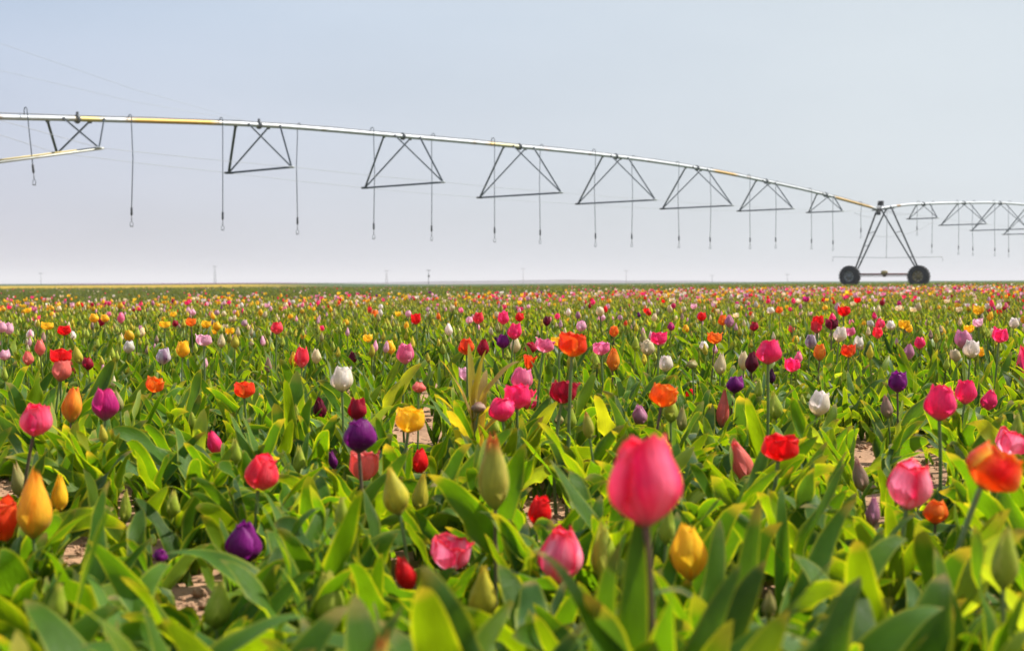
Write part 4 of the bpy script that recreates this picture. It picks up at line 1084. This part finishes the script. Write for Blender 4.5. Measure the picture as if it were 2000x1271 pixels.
# the yellowing tall plant in the middle of the field
def yellow_plant():
    C = at(925, 800, 3.05)
    root = empty('tulip', (C.x, C.y, gz(C.x, C.y)))
    for k, (az, ln, ph0, ph1, w, lift) in enumerate(((1.9, 0.20, 84, 74, 0.012, 0.19), (0.25, 0.19, 70, 30, 0.016, 0.20), (-0.15, 0.17, 42, -12, 0.022, 0.20), (2.9, 0.19, 76, 48, 0.014, 0.18), (-0.8, 0.17, 84, 66, 0.013, 0.21), (0.1, 0.18, 55, 20, 0.018, 0.14), (3.3, 0.16, 66, 40, 0.014, 0.14), (1.2, 0.34, 86, 60, 0.02, 0.0), (-2.0, 0.30, 80, 30, 0.02, 0.0))):
        rng = np.random.default_rng(900 + k)
        x, f, c, lp = leaf_arr(rng, ln, w, R(ph0), R(ph1), 0.1, 0.3, 22, 11, 0.5, 0.1, (0.36, 0.30, 0.06) if k % 2 == 0 else (0.32, 0.21, 0.08))
        link('leaf', npmesh('leaf', x, f, c, lp, LEAF), root, (0, 0, lift), (0, 0, az))
    z = np.linspace(0, 1, 9)
    x, f, c, lp = ring_tube(np.stack([0.004 * np.sin(3 * z), 0 * z, 0.30 * z], 1), np.linspace(0.006, 0.004, 9), 10, (0.34, 0.30, 0.08), (0.45, 0.35, 0.12))
    link('stem', npmesh('stem', x, f, c, lp, STEM), root)
    ind.append(dict(root=root, px=925, py=735, d=3.05, scheme='YELLOW', shape=None, w=0))
yellow_plant()

# broad leaves that stand out at the very front
def front_plants():
    spec = [  # base px at ground depth Y, side angle, length, width, start and end steepness
        (960, 1.17, [(2.9, 0.36, 0.031, 86, -30), (0.6, 0.24, 0.02, 80, 40)]), (985, 1.22, [(0.15, 0.33, 0.019, 84, 12), (-2.4, 0.22, 0.022, 78, 30)]),
        (75, 1.35, [(0.25, 0.37, 0.026, 82, 66), (3.0, 0.24, 0.024, 80, 20)]), (585, 1.62, [(2.9, 0.30, 0.034, 84, -10), (-0.8, 0.24, 0.022, 80, 30)]),
        (1425, 1.32, [(0.9, 0.31, 0.017, 86, 62), (-0.3, 0.28, 0.022, 80, 50)]), (1150, 1.15, [(0.5, 0.30, 0.021, 88, 80), (-1.0, 0.26, 0.026, 84, 50), (2.6, 0.22, 0.02, 75, 10)]),
        (250, 1.18, [(0.4, 0.30, 0.034, 84, 10), (2.6, 0.28, 0.030, 80, 25)]), (470, 1.12, [(2.8, 0.29, 0.034, 82, 8), (0.8, 0.27, 0.030, 84, 40)]), (740, 1.08, [(0.2, 0.28, 0.034, 82, 5), (1.9, 0.27, 0.028, 84, 50)]),
        (1560, 1.14, [(0.3, 0.30, 0.033, 84, 20), (2.7, 0.29, 0.034, 82, 12)]), (1790, 1.16, [(2.9, 0.30, 0.035, 82, 10), (1.0, 0.28, 0.030, 84, 45)]), (1228, 1.12, [(1.2, 0.33, 0.018, 89, 74), (0.2, 0.30, 0.024, 84, 20)]), (1282, 1.10, [(2.7, 0.33, 0.022, 88, 45), (0.6, 0.30, 0.026, 84, 50)]), (1240, 1.02, [(-0.6, 0.27, 0.026, 80, 40), (2.7, 0.26, 0.028, 80, 30), (1.2, 0.24, 0.022, 84, 60)])]
    for n_, (px, Y, lv) in enumerate(spec):
        x = (px - 1000) / 2500 * Y
        root = empty('tulip', (x, Y, gz(x, Y)))
        for k, (az, ln, w, p0, p1) in enumerate(lv):
            rng = np.random.default_rng(1200 + n_ * 9 + k)
            X, f, c, lp = leaf_arr(rng, ln, w, R(p0), R(p1), 0.16, 0.25 * (rng.random() - 0.5), 28, 13, 0.42, 0.2 * (rng.random() - 0.5), (0.060, 0.142, 0.009))
            link('leaf', npmesh('leaf', X, f, c, lp, LEAF), root, (0, 0, -0.003), (0, 0, az))
        add_leaves(root, x, Y, 3, tone, 1.0)
        p = proj((x, Y, 0.25)); ind.append(dict(root=root, px=p[0], py=p[1], d=Y, scheme=None, shape=None, w=0))
front_plants()
print('individual tulips', len(ind), 'near end', NEAR_END)

# labels that single out each tulip
CN = {'golden': 'golden yellow', 'streaked': 'rose red', 'pinkred': 'rose red', 'hotpink': 'hot pink', 'magenta': 'magenta', 'pink': 'pink', 'palepink': 'pale pink', 'pinkwhite': 'red and white', 'red': 'bright red', 'redpink': 'coral red', 'crimson': 'crimson', 'darkcrim': 'dark crimson',
      'purple': 'purple', 'darkpurple': 'blackish purple', 'mauve': 'dusty mauve', 'whitepurple': 'white and purple', 'white': 'white', 'cream': 'cream', 'yellow': 'yellow', 'yelorange': 'yellow and orange', 'orange': 'orange', 'orangered': 'orange red',
      'flame': 'red and yellow flamed', 'salmon': 'salmon', 'greenbud': 'green', 'yellowbud': 'yellow green', 'redtipbud': 'red tipped green', 'pinkbud': 'pinkish green', 'tanbud': 'tan'}
SN = {'bud': 'tight bud', 'closed': 'closed bloom', 'cup': 'cupped bloom', 'wide': 'wide open bloom', 'star': 'starry open bloom'}
ORD = ['first', 'second', 'third', 'fourth', 'fifth', 'sixth', 'seventh', 'eighth', 'ninth', 'tenth', 'eleventh', 'twelfth', 'thirteenth', 'fourteenth', 'fifteenth', 'sixteenth', 'seventeenth', 'eighteenth', 'nineteenth', 'twentieth']
def ordn(i): return ORD[i] if i < 20 else 'number %d' % (i + 1)
from collections import defaultdict
def band(py): return 'far edge' if py < 645 else 'middle distance' if py < 730 else 'mid foreground' if py < 860 else 'near foreground' if py < 1020 else 'very front'
grp = defaultdict(list)
for t in ind:
    o = t['root']; o['category'] = 'tulip'
    if t['scheme'] == 'YELLOW':
        o['label'] = 'tall withering tulip plant with long yellow brown leaves and no bloom'; o['group'] = 'tulips in the near field'; continue
    if t['scheme'] is None:
        o['group'] = 'tulips without blooms in the near field'
        grp[('leaf', band(t['py']))].append(t); continue
    o['group'] = 'tulips in the near field'
    grp[(CN[t['scheme']], SN[t['shape']], band(t['py']))].append(t)
for key, ts in grp.items():
    ts.sort(key=lambda t: t['px'])
    for i, t in enumerate(ts):
        if key[0] == 'leaf':
            where = 'left' if t['px'] < 667 else 'middle' if t['px'] < 1333 else 'right'
            sub = [q for q in ts if (q['px'] < 667, q['px'] < 1333) == (t['px'] < 667, t['px'] < 1333)]
            lab = 'leafy flowerless tulip plant, %s from left in the %s third of the %s' % (ordn(sub.index(t)), where, key[1])
        else:
            lab = '%s tulip with %s in the %s' % (key[0], key[1], key[2])
            if len(ts) > 1: lab += ', %s such from the left' % ordn(i)
            if t is max(ind, key=lambda q: q['w']): lab = 'largest rose red tulip with pale streaks in the near foreground, right of centre'
        t['root']['label'] = lab

# ---------------------------------------------------------------- the rest of the tulip field
def plant_protos(n, head, nu, nv, pu, pv, seed, stemn=4, nl=(3, 4)):
    out = []
    for k in range(n):
        rng = np.random.default_rng(seed + k)
        parts = []; a0 = rng.random() * 6.28
        for q in range(int(rng.integers(nl[0], nl[1] + 1))):
            kind = rng.integers(0, 4)
            phi1 = R([66, 35, -5, 52][kind] + 22 * (rng.random() - 0.5))
            tint = [(0.036, 0.095, 0.006), (0.020, 0.066, 0.008), (0.085, 0.150, 0.008), (0.036, 0.095, 0.006)][rng.integers(0, 4)]
            x, f, c, lp = leaf_arr(rng, 0.19 + 0.08 * rng.random(), 0.010 + 0.009 * rng.random(), R(70 + 10 * rng.random()), phi1, 0.2 + 0.35 * rng.random(), R(90) * (rng.random() - 0.5) * 2, nu, nv, 0.4, 0.9 * (rng.random() - 0.5), tint)
            w = a0 + q * 2.4 + rng.uniform(-0.4, 0.4); ca, sa = math.cos(w), math.sin(w)
            x = np.stack([x[:, 0] * ca - x[:, 1] * sa, x[:, 0] * sa + x[:, 1] * ca, x[:, 2]], 1)
            parts.append((x, f, c, lp))
        isb = []
        nleafv = sum(len(p[0]) for p in parts)
        headv = 0
        if head:
            hz = 0.22 + 0.07 * rng.random() if head != 'bud' else 0.19 + 0.06 * rng.random()
            ox, oy = (rng.random(2) - 0.5) * 0.05
            parts.append(ring_tube([(0, 0, 0), (ox * 0.3, oy * 0.3, hz * 0.5), (ox, oy, hz)], [0.0036, 0.0034, 0.0032], stemn, (0.10, 0.16, 0.05), (0.15, 0.2, 0.07)))
            nleafv += len(parts[-1][0])
            wd = {'bud': 0.020, 'closed': 0.035, 'cup': 0.043, 'wide': 0.048}[head] * (0.9 + 0.25 * rng.random())
            for k2 in range(6 if pu > 4 else 5):
                inner = k2 >= 3
                x, f, c, lp = petal_arr(rng, head, k2 * 2 * math.pi / 3 + (math.pi / 3 if inner else 0), inner, pu, pv, None)
                tl = (rng.random(2) - 0.5) * 0.3
                x = x * wd; x = np.stack([x[:, 0] + x[:, 2] * tl[0] * 0 + ox, x[:, 1] + oy, x[:, 2] + hz], 1)
                parts.append((x, f, c, lp)); headv += len(x)
        V, F, C, P = merge(parts)
        out.append((V, F, C, P, nleafv))
    return out

def scatter(name, pts, protos, scheme_ids, schemes, rng, zc=None, hue=0.18, lp=False):
    """Copies of prototype plants merged into arrays."""
    idx = rng.integers(0, len(protos), len(pts))
    VV, FF, CC, PP, MM = [], [], [], [], []; n0 = 0
    for k, (V, F, C, P, nl) in enumerate(protos):
        sel = np.where(idx == k)[0]
        if not len(sel): continue
        m = len(sel); a = rng.random(m) * 6.28; s = 0.82 + 0.36 * rng.random(m)
        ca, sa = np.cos(a)[:, None], np.sin(a)[:, None]
        lx, ly = rng.normal(0, 0.06, (2, m, 1))
        X = (V[None, :, 0] * ca - V[None, :, 1] * sa) * s[:, None] + pts[sel, 0][:, None] + V[None, :, 2] * lx
        Y = (V[None, :, 0] * sa + V[None, :, 1] * ca) * s[:, None] + pts[sel, 1][:, None] + V[None, :, 2] * ly
        Z = V[None, :, 2] * s[:, None] + pts[sel, 2][:, None]
        VV.append(np.stack([X, Y, Z], -1).reshape(-1, 3))
        FF.append((F[None] + (np.arange(m) * len(V))[:, None, None] + n0).reshape(-1, 4)); n0 += m * len(V)
        MM.append(np.tile((F.min(1) >= nl).astype(np.int32), m))
        Cc = np.repeat(C[None], m, 0)
        tint = 1 + hue * rng.normal(0, 1, (m, 1, 1)) * np.array([1.1, 1.0, 0.6])
        Cc[:, :nl] = Cc[:, :nl] * np.clip(tint, 0.4, 1.8)
        if nl < len(V):
            U, Vv = C[nl:, 0], C[nl:, 1]
            sid = scheme_ids[sel]
            for q, sc_ in enumerate(schemes):
                w = np.where(sid == q)[0]
                if len(w): Cc[w[:, None], np.arange(nl, len(V))[None]] = petal_col(U, Vv, sc_)[None] * np.clip(1 + 0.12 * rng.normal(0, 1, (len(w), 1, 1)), 0.7, 1.15)
        CC.append(Cc.reshape(-1, 3))
        if lp: PP.append(np.repeat(P[None], m, 0).reshape(-1, 3))
    return np.vstack(VV), np.vstack(FF), np.clip(np.vstack(CC), 0.003, 0.92), np.concatenate(MM)

def field_end(px):
    return np.interp(px, [-400, 0, 500, 1000, 1300, 1650, 2000, 2400], [20, 22, 25, 28, 34, 41, 47, 50])

def grid_pts(y0, y1, dens, rng, margin=0.9, k=0.42):
    n = int(dens * (k * (y1 ** 2 - y0 ** 2) + 2 * margin * (y1 - y0)))
    y = np.sqrt(rng.random(n) * (y1 ** 2 - y0 ** 2) + y0 ** 2) if y1 > y0 * 1.5 else rng.uniform(y0, y1, n)
    x = rng.uniform(-1, 1, n) * (k * y + margin)
    return x, y

BL = ['pinkred', 'hotpink', 'pink', 'palepink', 'red', 'crimson', 'magenta', 'white', 'cream', 'yellow', 'yelorange', 'orange', 'orangered', 'purple', 'mauve', 'salmon', 'redpink']
BW = np.array([0.06, 0.08, 0.10, 0.15, 0.06, 0.03, 0.03, 0.12, 0.18, 0.13, 0.01, 0.03, 0.02, 0.01, 0.01, 0.01, 0.02]); BW /= BW.sum()
BD = ['greenbud', 'yellowbud', 'cream', 'pinkbud', 'palepink', 'tanbud', 'redtipbud']

def vnoise(x, y, s, seed):
    r = np.random.default_rng(seed); o = 0
    for k in range(6):
        a = r.random() * 6.28; f = s * (0.6 + 1.2 * r.random()); o = o + np.sin(f * (x * math.cos(a) + y * math.sin(a)) + r.random() * 6.28)
    return o / 6

def tulip_field():
    rng = np.random.default_rng(77)
    V_, F_, C_, M_ = [], [], [], []; n = 0
    def push(r):
        nonlocal n
        V_.append(r[0]); F_.append(r[1] + n); C_.append(r[2]); M_.append(r[3]); n += len(r[0])
    for (y0, y1, dens, L_, H_, nh) in ((NEAR_END, 8.5, 62, (11, 5), (8, 5), 14), (8.5, 18, 50, (6, 3), (5, 4), 10), (18, 60, 36, (4, 3), (4, 3), 8)):
        x, y = grid_pts(y0, y1, dens, rng)
        px = 1000 + 2500 * x / y
        ok = (y < field_end(px) * (1 + 0.02 * rng.normal(0, 1, len(x))))
        for gx, gy, r in GAPS:
            ok &= ~((np.abs(x - gx) < r) & (y - gy < r * 0.6) & (y - gy > -r * 1.4))
        x, y, px = x[ok], y[ok], px[ok]
        # keep the placed blooms in view
        hb = []
        for hx, hy, hw, hh, hd in HBOX:
            if hd > y0: hb.append((hx, hy, hw, hh, hd))
        top = ground_z(x, y) + 0.33
        pyt = 553 + 2500 * (EYE - top) / y
        blk = np.zeros(len(x), bool)
        for hx, hy, hw, hh, hd in hb:
            blk |= (y < hd) & (np.abs(px - hx) < hw + 0.03 * 2500 / y) & (pyt < hy + hh)
        z = ground_z(x, y)
        far = sm((y - 5) / 20)
        cl = vnoise(x, y, 1.6, 5)
        pb = (0.035 + 0.05 * far + 0.10 * sm((y / field_end(px) - 0.5) / 0.4)) * np.clip(1 + 2.4 * cl + 1.2 * vnoise(x, y, 5.0, 8), 0.1, 4); pbud = 0.30 + 0.10 * far
        pb = np.clip(pb * np.where(px > 1200, 1.6, 1.0), 0.02, 0.9)
        r = rng.random(len(x))
        typ = np.where(r < pb, 1, np.where(r < pb + pbud, 2, 0)); typ[blk] = 3
        P3 = np.stack([x, y, z], 1)
        yel = np.clip((0.06 + 0.25 * sm((1100 - px) / 500)) + 0.25 * np.clip(vnoise(x, y, 0.5, 9), 0, 1), 0, 0.6)
        sid = rng.choice(len(BL), len(x), p=BW)
        sid = np.where(rng.random(len(x)) < yel, BL.index('yellow'), sid)
        s1 = np.where(typ == 1)[0]
        if len(s1):
            a = rng.random(len(s1))
            for sh, lo, hi in (('closed', 0, 0.35), ('cup', 0.35, 0.78), ('wide', 0.78, 1.01)):
                q = s1[(a >= lo) & (a < hi)]
                if len(q): push(scatter('f', P3[q], plant_protos(nh, sh, *L_, *H_, 400 + int(y0) + int(lo * 50)), sid[q], BL, rng))
        q = np.where(typ == 2)[0]
        if len(q): push(scatter('f', P3[q], plant_protos(nh, 'bud', *L_, *H_, 500 + int(y0)), rng.choice(len(BD), len(q), p=[0.56, 0.22, 0.09, 0.03, 0.05, 0.02, 0.03]), BD, rng))
        q = np.where(typ == 0)[0]
        if len(q): push(scatter('f', P3[q], plant_protos(nh, None, *L_, *H_, 600 + int(y0)), None, None, rng))
        q = np.where(typ == 3)[0]
        if len(q):
            pr = [(V * np.array([0.9, 0.9, 0.78]), F, C, P, nl) for V, F, C, P, nl in plant_protos(nh, None, *L_, *H_, 700 + int(y0))]
            push(scatter('f', P3[q], pr, None, None, rng))
    V, F, C = np.vstack(V_), np.vstack(F_), np.vstack(C_)
    print('tulip field quads', len(F))
    o = link('tulip_field', npmesh('tulip_field', V, F, C, None, [LEAF, PETAL], True, np.concatenate(M_)))
    tag(o, 'dense field of small mixed tulips in many colours behind the nearest plants', 'tulip field', None, 'stuff')
    # plain green rows beyond the flowers
    V_.clear(); F_.clear(); C_.clear(); M_.clear(); n = 0
    for (y0, y1, dens, nu, nv) in ((18, 50, 24, 4, 2), (50, 104, 12, 3, 2)):
        x, y = grid_pts(y0, y1, dens, rng, 2.0)
        px = 1000 + 2500 * x / y
        ok = (y > field_end(px) * (0.985 + 0.02 * rng.normal(0, 1, len(x)))) & (y < 103)
        x, y = x[ok], y[ok]
        P3 = np.stack([x, y, ground_z(x, y) - 0.02], 1)
        sc = 1.0 if y0 < 40 else 1.25
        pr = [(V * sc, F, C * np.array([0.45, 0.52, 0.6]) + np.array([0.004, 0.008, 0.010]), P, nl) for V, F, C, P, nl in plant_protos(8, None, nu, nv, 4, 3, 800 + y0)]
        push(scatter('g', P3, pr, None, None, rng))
        # a few late flowers
        q = rng.random(len(x)) < 0.012
        if q.any(): push(scatter('g', P3[q], plant_protos(6, 'cup', nu, nv, 4, 3, 850 + y0), rng.choice(len(BL), int(q.sum()), p=BW), BL, rng))
    V, F, C = np.vstack(V_), np.vstack(F_), np.vstack(C_)
    print('green rows quads', len(F))
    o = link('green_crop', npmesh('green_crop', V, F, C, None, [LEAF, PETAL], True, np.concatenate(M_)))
    tag(o, 'plain green band of leafy crop beyond the mixed tulips', 'crop', None, 'stuff')
tulip_field()

# ---------------------------------------------------------------- loose clods on the bare soil
def clods():
    rng = np.random.default_rng(9)
    V_, F_, C_ = [], [], []; n = 0
    # cube-sphere lump
    g = np.linspace(-1, 1, 4)
    import itertools
    for gx, gy, r in GAPS:
        for k in range(int(260 * r / 0.2)):
            x = gx + rng.normal(0, r * 0.8); y = gy + rng.normal(0, r * 0.9)
            s = 0.002 + 0.010 * rng.random() ** 4
            nu, nv = 5, 8
            th = np.linspace(0.05, math.pi - 0.05, nu); ph = np.arange(nv) * 2 * math.pi / nv
            T, P = np.meshgrid(th, ph, indexing='ij')
            rr = s * (0.75 + 0.5 * rng.random(T.shape))
            X = np.stack([rr * np.sin(T) * np.cos(P) + x, rr * np.sin(T) * np.sin(P) + y, rr * np.cos(T) * 0.7 + gz(x, y) + s * 0.3], -1).reshape(-1, 3)
            i = np.arange(nu - 1)[:, None] * nv; j = np.arange(nv)[None]; j2 = (j + 1) % nv
            F = np.stack([(i + j).ravel(), (i + nv + j).ravel(), (i + nv + j2).ravel(), (i + j2).ravel()], 1)
            V_.append(X); F_.append(F + n); n += len(X); C_.append(np.zeros((len(X), 3)) + np.array([0.34, 0.205, 0.125]) * (0.6 + 0.6 * rng.random()))
    m = solid('soil_clod', 0, 0.95, 60, 0.3, 0.5, 0.1)
    o = link('soil_clods', npmesh('soil_clods', np.vstack(V_), np.vstack(F_), np.vstack(C_), None, m, False))
    tag(o, 'loose brown clods and crumbs scattered on the bare soil between the plants', 'soil', None, 'stuff')
clods()

# ---------------------------------------------------------------- air
def haze():
    m, nt, out = new_mat('haze')
    pv = nt.nodes.new('ShaderNodeVolumePrincipled')
    pv.inputs['Color'].default_value = (0.92, 0.90, 0.93, 1)
    pv.inputs['Density'].default_value = 0.00045
    pv.inputs['Anisotropy'].default_value = 0.0
    nt.links.new(pv.outputs[0], out.inputs['Volume'])
    mb = MB(); mb.box((0, 0, 5), (15000, 15000, 54), None, 0.5)
    o = mb.build('haze', m); o['kind'] = 'stuff'
haze()
